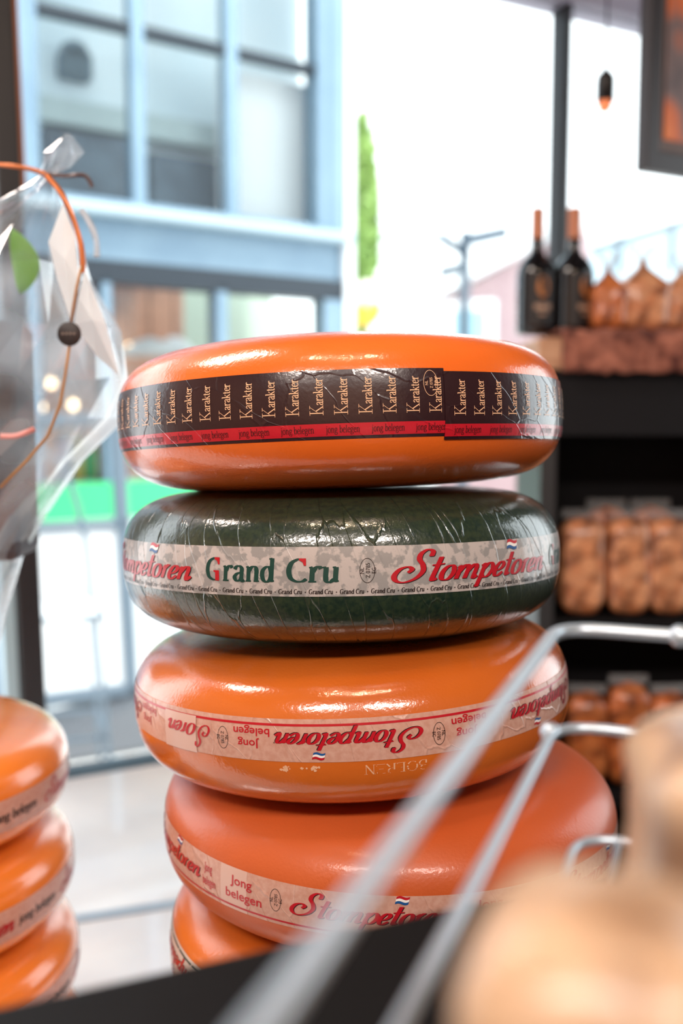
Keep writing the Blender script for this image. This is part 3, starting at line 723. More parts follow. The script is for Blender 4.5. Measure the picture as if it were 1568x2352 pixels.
for px, py, s_, nm in ((345, 812, .16, 'nearer'), (400, 806, .12, 'farther')):
    q = fpt(px, py, .2 if nm == 'nearer' else .58)
    t = thing('hanging_lampshade', nm+' broad white lampshade in the far shop, just above the top cheese', 'lamp', q, 0, 'white lampshades in the far shop')
    MB().lathe([(.02, .08), (s_*.6, .05), (s_, 0), (s_*.97, -.01), (s_*.55, .03), (.01, .06)], 28, cap=False).build('lamp_shade', WHITEP, t)
    MB().tube([(0, 0, .07), (0, 0, zl0+.25-q.z)], .004, 6).build('cord', DARKFR, t)

# pavement sign and tall chair in the street
GREYM = mat('grey_metal', srgb(118, 134, 148), .45, .3)
def street(px, py): return onplane(px, py, (0, 0, 0), Vector((0, 0, 1)))
q = at(215, 1560, 4.25); q.z = 0
sg = thing('pavement_sign', 'grey-framed pavement sign with a blank white panel beyond the window', 'sign', q, R_(28))
Ml = Matrix.Rotation(R_(-7), 4, 'X')
m = MB()
for x in (-.30, .17): m.box(x-.03, x+.03, -.03, .03, .16, 1.42, 0, Ml, .008)
m.box(-.33, .2, -.03, .03, 1.36, 1.42, 0, Ml, .008); m.box(-.33, .2, -.03, .03, 0.91, 0.945, 0, Ml); m.box(-.33, .2, -.03, .03, .16, .22, 0, Ml, .008)
m.build('sign_frame', GREYM, sg)
m = MB(); m.box(-.27, .14, -.01, .01, .22, .91, 0, Ml); m.build('white_panel', WHITEP, sg)
m = MB(); m.add([(-.38, -.25, 0), (.3, -.25, 0), (.3, .3, 0), (-.38, .3, 0), (-.34, -.1, .08), (.22, -.1, .17), (.22, .12, .17), (-.34, .12, .08)],
                [(3, 2, 1, 0), (4, 5, 6, 7), (0, 1, 5, 4), (1, 2, 6, 5), (2, 3, 7, 6), (3, 0, 4, 7)]); m.build('sign_base', mat('grey_plastic_base', srgb(86, 90, 96), .6), sg)
q = at(112, 1580, 3.5); q.z = 0
chr_ = thing('bar_chair', 'thin grey metal outdoor bar chair beside the black window post', 'chair', q, R_(20))
m = MB(); pts = [Vector((-.17+.17*(1-math.cos(g))-0*.0, .17, .72+.55*math.sin(g))) for g in [PI*i/18 for i in range(19)]]
m.tube(pts, .011); m.build('backrest', GREYM, chr_)
m = MB(); m.tube([(-.18, -.17, .71), (.18, -.17, .71), (.18, .17, .71), (-.18, .17, .71)], .009, closed=True); m.build('seat_frame', GREYM, chr_)
m = MB(); m.box(-.17, .17, -.16, .16, .708, .718, bev=.003); m.build('seat', WHITEP, chr_)
for sx in (-1, 1):
    for sy in (-1, 1): MB().tube([(sx*.16, sy*.15, .70), (sx*.2, sy*.19, 0)], .009).build('leg', GREYM, chr_)
m = MB(); m.tube([(.185, -.17, .28), (.185, .17, .28), (-.185, .17, .28), (-.185, -.17, .28)], .008, closed=True); m.build('footrest', GREYM, chr_)

# tree, sign post, white sign, flower basket, pink house, pale roofs
def tree(name, label, px0, px1, py0, py1, Y, cols, n=1500, seed=3):
    random.seed(seed); c = at((px0+px1)/2, (py0+py1)/2, Y)
    t = thing(name, label, 'tree', (c.x, Y, 0)); rx = abs(at(px1, py0, Y).x-at(px0, py0, Y).x)/2; rz = abs(at(px0, py0, Y).z-at(px0, py1, Y).z)/2
    m = MB()
    for i in range(n):
        while True:
            d = Vector((random.uniform(-1, 1), random.uniform(-1, 1), random.uniform(-1, 1)))
            if d.length < 1 and noise.noise(d*2.4+Vector((seed, 0, 0))) > -.12: break
        p = Vector((d.x*rx, d.y*rx, c.z+d.z*rz)); s = random.uniform(.05, .11)
        a = Vector((random.gauss(0, 1), random.gauss(0, 1), random.gauss(0, 1))).normalized(); b_ = a.orthogonal().normalized(); e = a.cross(b_)
        m.add([p-b_*s, p+e*s*.5, p+b_*s, p-e*s*.5], [(0, 1, 2, 3)])
    m.build('foliage', cols, t)
    m = MB(); m.tube([(0, 0, 0), (.02, .05, c.z*.5), (0, 0, c.z+rz*.3)], [.12, .09, .03]); m.build('trunk', mat('bark', srgb(110, 96, 84), .9), t)
LEAF = mat('leaf_green', srgb(120, 176, 60), .6); noisy(LEAF, srgb(110, 150, 70), srgb(168, 196, 116), .9)
bsdf(LEAF).inputs['Transmission Weight'].default_value = 0
tree('tree', 'bright green tree between the blue facade and the white sign', 795, 868, 250, 790, 10.5, LEAF, 1700)
q = at(940, 800, 8.0); zt, zb_ = at(940, 562, 8.0).z, at(940, 775, 8.0).z
t = thing('shop_sign', 'large blank white rounded sign board beyond the top cheese', 'sign', (q.x, 8.0, 0))
m = MB(); m.box(-.225, .225, -.06, .06, zb_, zt, bev=.055); m.build('sign_board', WHITEP, t)
m = MB(); m.tube([(0, 0, 0), (0, 0, zb_+.02)], .04); m.tube([(-.22, 0, zt+.05), (.25, 0, zt+.05)], .025); m.tube([(0, 0, zt-.02), (0, 0, zt+.05)], .03); m.build('post', GREYM, t)
q = at(843, 690, 7.4)
t = thing('hanging_basket', 'round basket of white and yellow flowers beside the corner of the blue facade', 'flower basket', (q.x, 7.4, 0))
YEL = mat('yellow_flowers', srgb(255, 200, 50), .7); noisy(YEL, srgb(250, 180, 30), srgb(255, 214, 90), 14)
WFL = mat('white_flowers', srgb(250, 240, 232), .7)
MB().blob((0, 0, q.z+.02), (.105, .105, .12), .25, 5, 24, seed=4).build('white_flowers', WFL, t)
MB().blob((0, 0, q.z-.07), (.10, .10, .11), .3, 6, 24, seed=7).build('yellow_flowers', YEL, t)
MB().tube([(.0, 0, 0), (0, 0, q.z-.05)], .018).build('post', GREYM, t)
Y = 9.0; q = at(1066, 700, Y); SGN = mat('blue_grey_sign', srgb(48, 68, 84), .5)
t = thing('signpost', 'slim signpost with slanting direction arms in front of the pink house', 'signpost', (q.x, Y, 0))
z1 = at(1066, 545, Y).z; MB().tube([(0, 0, 0), (0, 0, z1+.05)], .05).build('post', SGN, t)
def arm(xa, ya, xb, yb_, hh):
    A, B = at(xa, ya, Y), at(xb, yb_, Y); m = MB()
    A -= Vector((q.x, Y, 0)); B -= Vector((q.x, Y, 0))
    A.y = -.2; B.y = .25
    m.add([(p_.x, p_.y+dy, p_.z+dz) for p_ in (A, B) for dy in (-.02, .02) for dz in (-hh, hh)], [(0, 2, 3, 1), (4, 5, 7, 6), (0, 1, 5, 4), (2, 6, 7, 3), (1, 3, 7, 5), (0, 4, 6, 2)])
    m.build('sign_arm', SGN, t)
arm(1062, 562, 1178, 520, .052); arm(980, 641, 1064, 605, .05); arm(1004, 553, 1064, 563, .05)
# pink house
Y = 13.0
PINK = mat('pink_plaster', srgb(160, 132, 136), .8); noisy(PINK, srgb(154, 126, 130), srgb(168, 142, 144), 2)
c = at(1120, 700, Y)
t = thing('building', 'pinkish plaster house with a white-framed window behind the signpost', 'building', (c.x, Y, 0), R_(-20))
x0 = at(1003, 700, Y).x-c.x; x1 = 1.15; zr = at(1003, 690, Y).z; zr2 = at(1190, 622, Y).z
m = MB(); m.add([(x0, 0, 0), (x1, 0, 0), (x1, 0, zr2+.5), (x0, 0, zr), (x0, 1.2, 0), (x1, 1.2, 0), (x1, 1.2, zr2+.5), (x0, 1.2, zr)], [(0, 1, 2, 3), (5, 4, 7, 6), (3, 2, 6, 7), (1, 5, 6, 2), (4, 0, 3, 7), (0, 4, 5, 1)]); m.build('wall', PINK, t)
m = MB(); m.add([(x0-.15, -.2, zr-.0), (x1+.1, -.2, zr2+.52), (x1+.1, 1.3, zr2+.52), (x0-.15, 1.3, zr), (x0-.15, -.2, zr+.14), (x1+.1, -.2, zr2+.66), (x1+.1, 1.3, zr2+.66), (x0-.15, 1.3, zr+.14)], [(3, 2, 1, 0), (4, 5, 6, 7), (0, 1, 5, 4), (1, 2, 6, 5), (2, 3, 7, 6), (3, 0, 4, 7)]); m.build('roof', WHITEP, t)
za, zb_ = at(1075, 690, Y).z, at(1075, 800, Y).z
xa, xb = at(1010, 700, Y).x-c.x+.05, at(1140, 700, Y).x-c.x
m = MB(); m.box(xa, xb, -.06, .02, zb_, za); wf = m.build('window_frame', WHITEP, t)
m = MB(); m.box(xa+.12, xb-.12, -.07, -.06, zb_+.1, za-.12); m.build('pane', mat('pale_blue_pane', srgb(150, 190, 206), .2), wf)
# pale roofs far right
Y = 17.0; c = at(1490, 600, Y)
ROOF = mat('pale_blue_roof', srgb(180, 204, 216), .6)
t = thing('building', 'pale glass-roofed house far behind the nut bags at the right edge', 'building', (c.x, Y, 0), R_(-10))
zt, ze = at(1568, 500, Y).z, at(1400, 560, Y).z; zw = at(1480, 600, Y).z
m = MB(); m.box(-1.2, 2.2, 0, 3, 0, zw-.1); m.build('wall', PALEW, t)
m = MB(); m.add([(-1.4, -.1, ze-.2), (2.3, -.1, zt+.4), (2.3, 3, zt+.4), (-1.4, 3, ze-.2), (-1.4, -.1, zw-.3), (2.3, -.1, zw-.3), (2.3, 3, zw-.3), (-1.4, 3, zw-.3)], [(0, 1, 2, 3), (7, 6, 5, 4), (4, 5, 1, 0), (5, 6, 2, 1), (6, 7, 3, 2), (7, 4, 0, 3)]); m.build('roof', ROOF, t)
m = MB()
for x in (-.5, .35, 1.2): m.box(x-.04, x+.04, -.16, -.08, zw-.2, ze+.2+.16*x)
m.tube([(-1.4, -.14, ze-.2), (2.3, -.14, zt+.4)], .05); m.build('roof_bars', SGN, t)

# ---------------------------------------------------------------- shelf unit at right with bottles and bags
UX = .402; UY = 2.06
def sz(py): return at(1400, py, UY).z
zT = at(1235, 786, 2.2).z
u = thing('shelf_unit', 'tall black shelf unit with a thick wooden top at the right', 'shelf', (UX, UY, 0))
XR = 1.15-UX; D = .30
WOOD = mat('light_wood', srgb(172, 122, 92), .5); noisy(WOOD, srgb(186, 138, 106), srgb(214, 168, 134), 5, 5, objcoord(WOOD, (1, 1, 10)))
m = MB(); m.box(0, XR, 0, D, sz(848), zT, bev=.004); m.build('wooden_top', WOOD, u)
za = sz(1000)
m = MB(); m.box(.025, XR, .01, .03, za, sz(850)-.001); m.build('apron', mat('grey_black_panel', srgb(22, 21, 24), .7, spec=.2), u)
m = MB(); m.box(.012, .045, .015, D, 0, za+.14); m.build('side_panel', mat('dark_grey_side', srgb(44, 44, 46), .5), u)
m = MB(); m.box(XR-.03, XR, .015, D, 0, za+.14); m.build('side_panel', BLACKCAB, u)
m = MB(); m.box(.045, XR-.03, D-.02, D, 0, za+.14); m.build('back_panel', BLACKCAB, u)
ZS = [sz(1428), sz(1830), .35]
for z in ZS:
    m = MB(); m.box(.045, XR-.03, .012, D-.02, z-.03, z); m.build('shelf_board', BLACKCAB, u)
# fibrous cloth over the top edge
FIB = mat('red_brown_fibre', srgb(120, 70, 52), .9)
noisy(FIB, srgb(84, 40, 32), srgb(186, 118, 96), 26, 5); bump(FIB, tex(FIB, 'noise', objcoord(FIB), 60, Detail=4).outputs['Fac'], .8, .01)
m = MB(); nx, ny = 60, 14; vs = []
for i in range(nx+1):
    for j in range(ny+1):
        s = j/ny; x = .045+(XR-.055)*i/nx + .05*noise.noise((i*.3, j*.2, 3))*.3
        if s < .6: y, z = D-.03-(D-.03+.012)*s/.6, 0
        else: y, z = -.012, -(s-.6)/.4*(.072+.008*noise.noise((i*.7, 0, 1)))
        if s < .6: y += 0
        z += .012+.012*noise.noise((i*.45, j*.5, 9)) if s < .62 else 0
        y -= .008*(1+noise.noise((i*.5, j*.7, 5))) if s >= .6 else 0
        if i < 5: z += 0; 
        vs.append((UX+x, UY+y, zT+z-.0))
fs = [(i*(ny+1)+j, (i+1)*(ny+1)+j, (i+1)*(ny+1)+j+1, i*(ny+1)+j+1) for i in range(nx) for j in range(ny)]
o = m.add(vs, fs, 0, True).build('shelf_cloth', FIB); sd = o.modifiers.new('s', 'SOLIDIFY'); sd.thickness = .004; sd.offset = -1
tag(o, 'red-brown fibrous cloth hanging over the edge of the wooden shelf top', 'cloth')
# bottles
GLASSB = mat('black_wine_glass', srgb(13, 14, 18), .12, coat=.8); CAPS = mat('copper_capsule', srgb(204, 132, 98), .45)
LAB = mat('black_label', srgb(26, 22, 24), .5); GOLD = mat('gold_print', srgb(178, 112, 58), .4); PALEG = mat('pale_print', srgb(168, 138, 118), .5)
def bottle(x, y, z, rz, label):
    t = thing('wine_bottle', label, 'wine bottle', (x, y, z), rz, 'wine bottles on the shelf')
    MB().lathe([(.034, 0), (.0425, .004), (.043, .02), (.043, .128), (.040, .146), (.029, .163), (.0165, .174), (.0138, .186), (.0136, .23)], 40).build('glass_body', GLASSB, t)
    MB().lathe([(.0142, .206), (.0145, .21), (.0142, .268), (.0145, .2695), (.0132, .272)], 28).build('foil_capsule', CAPS, t)
    m = MB(); n = 24
    def patch(a0, a1, z0, z1, r, mi):
        vs = []; k = 12
        for i in range(k+1):
            a = a0+(a1-a0)*i/k; vs += [(r*math.sin(a), -r*math.cos(a), z0), (r*math.sin(a), -r*math.cos(a), z1)]
        m.add(vs, [(2*i, 2*i+2, 2*i+3, 2*i+1) for i in range(k)], mi, True)
    patch(-.9, .9, .018, .132, .0432, 0)
    vs = []
    for i in range(20):
        g_ = 2*PI*i/20; a = .32*math.cos(g_); vs.append((.0436*math.sin(a), -.0436*math.cos(a), .100+.022*math.sin(g_)))
    m.add(vs, [tuple(range(20))], 1); patch(-.42, .42, .052, .064, .0436, 2); patch(-.2, .2, .040, .046, .0436, 2)
    m.build('label', [LAB, GOLD, PALEG], t)
BY = 2.20
bottle(at(1230, 756, BY).x, BY, zT+.014, .15, 'left wine bottle on the shelf, dark with a copper capsule')
bottle(at(1314, 756, BY).x, BY, zT+.014, .45, 'right wine bottle on the shelf, beside the nut bags')
# bags
def nutmat(name, c1, c2, c3, sc=55, coat=.6):
    m = mat(name, c1, .4, coat=coat, coat_rough=.15); v = objcoord(m)
    vo = tex(m, 'voronoi', v, sc); r = ramp(m, vo.outputs['Color'], [(.0, c1), (.5, c2), (1, c3)])
    vd = tex(m, 'voronoi', v, sc); rd = ramp(m, vd.outputs['Distance'], [(.0, (1, 1, 1)), (.55, (1, 1, 1)), (.8, (.45, .38, .35))])
    mm = N(m, 'ShaderNodeMix'); mm.data_type = 'RGBA'; mm.blend_type = 'MULTIPLY'; mm.inputs[0].default_value = 1
    L(m, r.outputs[0], mm.inputs[6]); L(m, rd.outputs[0], mm.inputs[7]); L(m, mm.outputs[2], bsdf(m).inputs['Base Color'])
    bump(m, vd.outputs['Distance'], -.8, .006); return m
NUT = nutmat('roasted_nuts_in_film', srgb(196, 116, 70), srgb(226, 160, 116), srgb(116, 62, 40), 34)
NUT2 = nutmat('dark_nuts_in_film', srgb(180, 88, 40), srgb(210, 122, 66), srgb(100, 46, 26), 36)
FILM = bpy.data.materials.new('clear_film'); FILM.use_nodes = True; nt = FILM.node_tree; nt.nodes.remove(nt.nodes['Principled BSDF'])
t1 = nt.nodes.new('ShaderNodeBsdfTransparent'); t2 = nt.nodes.new('ShaderNodeBsdfPrincipled'); t2.inputs['Base Color'].default_value = (.85, .88, .9, 1); t2.inputs['Roughness'].default_value = .12
mx = nt.nodes.new('ShaderNodeMixShader'); lw = nt.nodes.new('ShaderNodeLayerWeight'); lw.inputs[0].default_value = .35
mr = nt.nodes.new('ShaderNodeMapRange'); mr.inputs[3].default_value = .10; mr.inputs[4].default_value = .8
nt.links.new(lw.outputs['Facing'], mr.inputs[0]); nt.links.new(mr.outputs[0], mx.inputs[0]); nt.links.new(t1.outputs[0], mx.inputs[1]); nt.links.new(t2.outputs[0], mx.inputs[2]); nt.links.new(mx.outputs[0], nt.nodes['Material Output'].inputs[0])
def bag(label, loc, w_, h, d, seed, m_, group, rz=0, tie=False, tilt=0, cat='bag of nuts', name='nut_bag', film=True):
    t = thing(name, label, cat, loc, rz, group); t.rotation_euler.x = tilt
    def shell(k, top):
        vs, fs = [], []; a, b_ = 36, 26
        for i in range(b_+1):
            s = i/b_; z = s*top
            sq = min(1, (max(0, 1-abs(2*s-1)**5))**.5+.08)
            if tie and s > .62: sq *= max(.16, 1-(s-.62)/.3)
            for j in range(a):
                g_ = 2*PI*j/a; cx, cy = math.cos(g_), math.sin(g_)
                e = (abs(cx)**3.2+abs(cy)**3.2)**(-1/3.2)
                nn = 1+.09*noise.noise(Vector((cx*2, cy*2, z*16+seed)))+.05*noise.noise(Vector((cx*6, cy*6, z*45+seed)))
                vs.append((cx*e*w_/2*sq*nn*k, cy*e*d/2*sq*nn*k, z))
        for i in range(b_):
            for j in range(a): fs.append((i*a+j, i*a+(j+1) % a, (i+1)*a+(j+1) % a, (i+1)*a+j))
        fs += [tuple(range(a))[::-1], tuple(b_*a+j for j in range(a))]
        return vs, fs
    V, Fc = shell(.97, h); MB().add(V, Fc, 0, True).build('filling', m_, t)
    m = MB()
    if tie:
        vs = []; n = 24
        for i, (r, z) in enumerate(((w_*.09, h*.90), (w_*.07, h*.97), (w_*.16, h*1.05), (w_*.26, h*1.14))):
            for j in range(n):
                g_ = 2*PI*j/n; rr = r*(1+.3*(i/3)*math.sin(g_*7+seed)); vs.append((rr*math.cos(g_), rr*math.sin(g_)*.7, z+.006*math.sin(g_*5)))
        m.add(vs, [(i*n+j, i*n+(j+1) % n, (i+1)*n+(j+1) % n, (i+1)*n+j) for i in range(3) for j in range(n)], 0, True)
        m.build('gathered_top', FILM, t)
    elif film:
        m.box(-w_*.44, w_*.44, -.002, .002, h*.985, h*1.07); m.build('top_seal', FILM, t)
    return t
g1 = 'nut bags on the middle shelf'
zsh = ZS[0]
names = ['leftmost nut bag on the middle shelf, right behind the green cheese', 'second nut bag from the left on the middle shelf', 'third nut bag from the left on the middle shelf, at the picture edge']
for i, px in enumerate((1337, 1443, 1536)):
    bag(names[i], (at(px, 1300, UY+.07).x, UY+.075, zsh), .1, .215, .08, i*3.1, NUT, g1, R_(4*(i-1)))
for i, px in enumerate((1390, 1490)):
    bag(['nut bag in the back row of the middle shelf, left one', 'nut bag in the back row of the middle shelf, right one'][i], (at(px, 1300, UY+.2).x, UY+.205, zsh), .1, .225, .07, i*3.1+20, NUT2, 'nut bags in the back row of the middle shelf')
for i, px in enumerate((1345, 1440, 1535)):
    bag(['leftmost', 'middle', 'rightmost'][i]+' dark nut bag on the lower shelf, beyond the wire basket', (at(px, 1700, UY+.07).x, UY+.075, ZS[1]), .095, .21+.02*(i % 2), .08, i*2.3+8, NUT2, 'nut bags on the lower shelf', R_(5*(i-1)))
tops = [(1392, 150, .085, NUT2, 'small tied nut bag on the shelf top, right behind the wine bottles'), (1475, 165, .12, NUT, 'big tied bag of golden nuts on the shelf top'), (1568, 150, .1, NUT, 'tied nut bag on the shelf top at the picture edge')]
for i, (px, hh, ww, m_, lb) in enumerate(tops):
    bag(lb, (at(px, 756, 2.18).x, 2.18+.01*i, zT+.016), ww, hh/1000, .09, i*5.5+2, m_, 'tied nut bags on the shelf top', 0, True)

# framed picture; pendant's reflection in the glass, modelled as a small lamp
q = at(1484, 388, 1.95)
pf = thing('framed_picture', 'dark-framed picture of orange food hanging at the top right corner', 'picture', (q.x, 1.95, q.z), R_(28))
BRF = mat('dark_brown_frame', srgb(48, 40, 42), .45)
m = MB(); W_, H_ = .5, .62; f_ = .034
m.box(0, W_, 0, .03, 0, f_*1.15, bev=.003); m.box(0, W_, 0, .03, H_-f_, H_, bev=.003); m.box(0, f_, 0, .03, f_, H_-f_, bev=.003); m.box(W_-f_, W_, 0, .03, f_, H_-f_, bev=.003); m.build('frame', BRF, pf)
PIC = mat('food_picture_print', srgb(150, 80, 50), .5); v = objcoord(PIC)
vo = tex(PIC, 'voronoi', v, 11); r = ramp(PIC, vo.outputs['Distance'], [(.0, srgb(236, 130, 60)), (.35, srgb(214, 106, 52)), (.6, srgb(120, 96, 92)), (.85, srgb(96, 80, 80))]); L(PIC, r.outputs[0], bsdf(PIC).inputs['Base Color'])
m = MB(); m.box(f_+.02, W_-f_-.02, .010, .02, f_+.03, H_-f_-.03); m.build('print', PIC, pf)
m = MB(); m.box(f_, W_-f_, .013, .022, f_, H_-f_); m.build('mount_board', mat('grey_brown_mount', srgb(112, 96, 92), .7), pf)
m = MB(); m.tube([(.08, .01, H_), (.08, .01, 3.0-q.z)], .002, 6); m.build('hanging_wire', DARKFR, pf)
q = at(1391, 157, 2.1)
pd = thing('pendant_lamp', 'small black pendant lamp with glowing orange tip against the white sky', 'lamp', (q.x, 2.1, 3.0))
z0 = q.z-3.0
MB().tube([(0, 0, 0), (0, 0, z0)], .0022, 8).build('cord', DARKFR, pd)
MB().lathe([(.002, z0+.002), (.007, z0-.004), (.0165, z0-.014), (.0185, z0-.024), (.0185, z0-.066), (.017, z0-.066), (.0165, z0-.02), (.002, z0-.01)], 28, cap=False).build('lamp_shade', BLACK, pd)
MB().blob((0, 0, z0-.071), (.0145, .0145, .017), seg=16).build('bulb', mat('orange_bulb', srgb(220, 110, 60), .3, emit=(1, .3, .12, 1), es=.5), pd)

# ---------------------------------------------------------------- wrapped gift at left
GY = 1.02
def gp(px, py, dy=0): return at(px, py, GY+dy)
ctrx = at(-70, 900, GY).x
gift = thing('wrapped_gift', 'gift wrapped in clear cellophane, tied with ribbon, at the left edge', 'gift', (ctrx, GY, COUNTER+.0511*8+.004))
gz0 = gift.location.z
def gl(p): return p - gift.location
neck = gl(gp(105, 405)); 
CEL = bpy.data.materials.new('cellophane'); CEL.use_nodes = True; nt = CEL.node_tree; nt.nodes.remove(nt.nodes['Principled BSDF'])
t1 = nt.nodes.new('ShaderNodeBsdfTransparent'); t1.inputs[0].default_value = (.93, .95, .96, 1)
t2 = nt.nodes.new('ShaderNodeBsdfGlossy'); t2.inputs['Roughness'].default_value = .06
t3 = nt.nodes.new('ShaderNodeBsdfTranslucent'); t3.inputs[0].default_value = (.95, .97, 1, 1)
lw = nt.nodes.new('ShaderNodeLayerWeight'); lw.inputs[0].default_value = .3
mr = nt.nodes.new('ShaderNodeMapRange'); mr.inputs[3].default_value = .06; mr.inputs[4].default_value = .75
m1 = nt.nodes.new('ShaderNodeMixShader'); m2 = nt.nodes.new('ShaderNodeMixShader')
tc = nt.nodes.new('ShaderNodeTexCoord'); nz = nt.nodes.new('ShaderNodeTexNoise'); nz.inputs['Scale'].default_value = 9; nt.links.new(tc.outputs['Object'], nz.inputs['Vector'])
rr = nt.nodes.new('ShaderNodeMapRange'); rr.inputs[1].default_value = .46; rr.inputs[2].default_value = .66; rr.inputs[3].default_value = .06; rr.inputs[4].default_value = .42
nt.links.new(nz.outputs['Fac'], rr.inputs[0])
nt.links.new(lw.outputs['Facing'], mr.inputs[0]); nt.links.new(mr.outputs[0], m1.inputs[0]); nt.links.new(t1.outputs[0], m1.inputs[1]); nt.links.new(t2.outputs[0], m1.inputs[2])
nt.links.new(rr.outputs[0], m2.inputs[0]); nt.links.new(m1.outputs[0], m2.inputs[1]); nt.links.new(t3.outputs[0], m2.inputs[2]); nt.links.new(m2.outputs[0], nt.nodes['Material Output'].inputs[0])
random.seed(11)
# rings from the foot up to the neck: (centre px, py, half width px)
prof = [(-150, 1560, 110), (-150, 1400, 150), (-130, 1290, 175), (-120, 1180, 225), (-100, 1060, 290), (-80, 960, 330), (-60, 870, 330), (-40, 760, 296), (-10, 640, 214), (30, 540, 140), (70, 470, 72), (98, 430, 28), (105, 405, 12)]
vs, n = [], 30
for i, (px, py, hw) in enumerate(prof):
    c0 = gl(gp(px, py)); r = hw/F*GY
    if i == 0: c0.z = .001
    for j in range(n):
        g_ = 2*PI*j/n; k = 1+.10*noise.noise(Vector((math.cos(g_)*2.2, math.sin(g_)*2.2, i*.45)))*(1 if hw > 60 else .5)+.05*(j % 2)*(1 if i % 2 else -1)*.6
        vs.append(c0+Vector((r*k*math.cos(g_), min(r, .1)*k*math.sin(g_), .012*noise.noise(Vector((g_, i, 2))) if i else 0)))
m = MB().add(vs, [(i*n+j, i*n+(j+1) % n, (i+1)*n+(j+1) % n, (i+1)*n+j) for i in range(len(prof)-1) for j in range(n)], 0, False)
m.build('cellophane_wrap', CEL, gift)
m = MB(); vs = []
for i, (px, py, hw) in enumerate(((105, 405, 10), (128, 385, 26), (147, 350, 36), (155, 318, 14), (153, 306, 4))):
    c0 = gl(gp(px, py)); r = hw/F*GY
    for j in range(14):
        g_ = 2*PI*j/14; k = 1+.3*math.sin(g_*4+i); vs.append(c0+Vector((r*k*math.cos(g_), r*k*.6*math.sin(g_), 0)))
m.add(vs, [(i*14+j, i*14+(j+1) % 14, (i+1)*14+(j+1) % 14, (i+1)*14+j) for i in range(4) for j in range(14)], 0, False); m.build('cellophane_tuft', CEL, gift)
RIB = mat('copper_ribbon', srgb(206, 118, 62), .3, .3, coat=.5)
def ribbon(pts, wd, m_, name='ribbon', dy=-.012, ax=(.3, .2, 1)):
    P = [gl(gp(x, y, dy)) for x, y in pts]; P2 = []
    for i in range(len(P)-1):
        for q_ in range(6):
            g = lambda k: P[max(0, min(len(P)-1, k))]
            t_ = q_/6; a, b_, c_, d_ = g(i-1), g(i), g(i+1), g(i+2)
            P2.append(.5*((2*b_)+(c_-a)*t_+(2*a-5*b_+4*c_-d_)*t_*t_+(3*b_-a-3*c_+d_)*t_**3))
    P2.append(P[-1]); vs = []
    for i, p in enumerate(P2):
        tg = (P2[min(i+1, len(P2)-1)]-P2[max(i-1, 0)]).normalized(); s_ = tg.cross(Vector((0, 1, 0))).normalized()
        s_ = (s_+Vector((0, .5*math.sin(i*.35), 0))).normalized()*wd/2
        nrm = tg.cross(s_).normalized()*.0004
        vs += [p-s_-nrm, p+s_-nrm, p+s_+nrm, p-s_+nrm]
    k = len(P2); fs = [(4*i+a, 4*i+(a+1) % 4, 4*i+4+(a+1) % 4, 4*i+4+a) for i in range(k-1) for a in range(4)]
    return MB().add(vs, fs, 0, True).build(name, m_, gift)
ribbon([(-60, 372), (0, 378), (60, 386), (105, 400)], .0045, RIB)
ribbon([(105, 400), (150, 404), (190, 402), (205, 415), (212, 430)], .004, mat('dark_copper_ribbon', srgb(74, 44, 38), .35, coat=.3))
ribbon([(105, 402), (138, 440), (165, 495), (185, 560), (190, 610), (185, 625)], .0052, RIB, dy=-.1)
ribbon([(185, 480), (205, 510), (220, 550), (222, 590)], .006, mat('pale_blue_ribbon', srgb(190, 206, 222), .3, coat=.5))
ribbon([(0, 1002), (40, 1000), (80, 985)], .005, mat('pink_ribbon', srgb(222, 150, 146), .3, coat=.5), dy=-.1)
STR = mat('gold_string', srgb(176, 130, 80), .5)
m = MB(); m.tube([gl(gp(x, y, -.115)) for x, y in ((187, 610), (176, 660), (163, 740))], .0013, 8); m.tube([gl(gp(x, y, -.115)) for x, y in ((160, 790), (150, 860), (138, 930), (110, 1000), (60, 1060), (0, 1120))], .0014, 8); m.build('string', STR, gift)
TAGM = mat('charcoal_tag', srgb(52, 48, 50), .6); q = gl(gp(159, 767, -.118))
m = MB(); m.lathe([(.0005, -.0012), (.0104, -.0012), (.0108, 0), (.0104, .0012), (.0005, .0012)], 32, 0, Matrix.Translation(q) @ Matrix.Rotation(PI/2, 4, 'X')); tg_ = m.build('round_tag', TAGM, gift)
m = MB(); vsx, fsx, wdx = getword('o', 'sans')
for k in range(4): m.box(q.x-.0065+k*.0034, q.x-.0045+k*.0034, q.y-.0017, q.y-.0012, q.z-.0008, q.z+.0012)
m.build('tag_print', mat('grey_tag_print', srgb(130, 118, 112), .6), tg_)
LF = mat('gift_leaf', srgb(112, 174, 52), .5)
c0 = gl(gp(58, 600, -.0)); vs = []; nn = 14
for i in range(nn+1):
    s_ = i/nn; wv = .0135*math.sin(PI*s_)**.7+.0004
    p = c0+Vector((-.012+.012*math.sin(s_*2.6), 0, .032-.064*s_)); vs += [p+Vector((-wv, .002, 0)), p+Vector((0, -.003, 0)), p+Vector((wv, .002, 0))]
vs2 = [v+Vector((0, .0008, 0)) for v in vs]; L0 = len(vs)
fs = []
for i in range(nn):
    for a in (0, 1): fs.append((3*i+a, 3*i+a+1, 3*i+4+a, 3*i+3+a)); fs.append((L0+3*i+3+a, L0+3*i+4+a, L0+3*i+a+1, L0+3*i+a))
MB().add(vs+vs2, fs, 0, True).build('leaf', LF, gift)
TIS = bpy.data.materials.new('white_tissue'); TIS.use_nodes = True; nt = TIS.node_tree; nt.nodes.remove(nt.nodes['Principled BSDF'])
d1 = nt.nodes.new('ShaderNodeBsdfDiffuse'); d1.inputs[0].default_value = (.97, .98, .99, 1); d2 = nt.nodes.new('ShaderNodeBsdfTranslucent'); d2.inputs[0].default_value = (.97, .98, .98, 1)
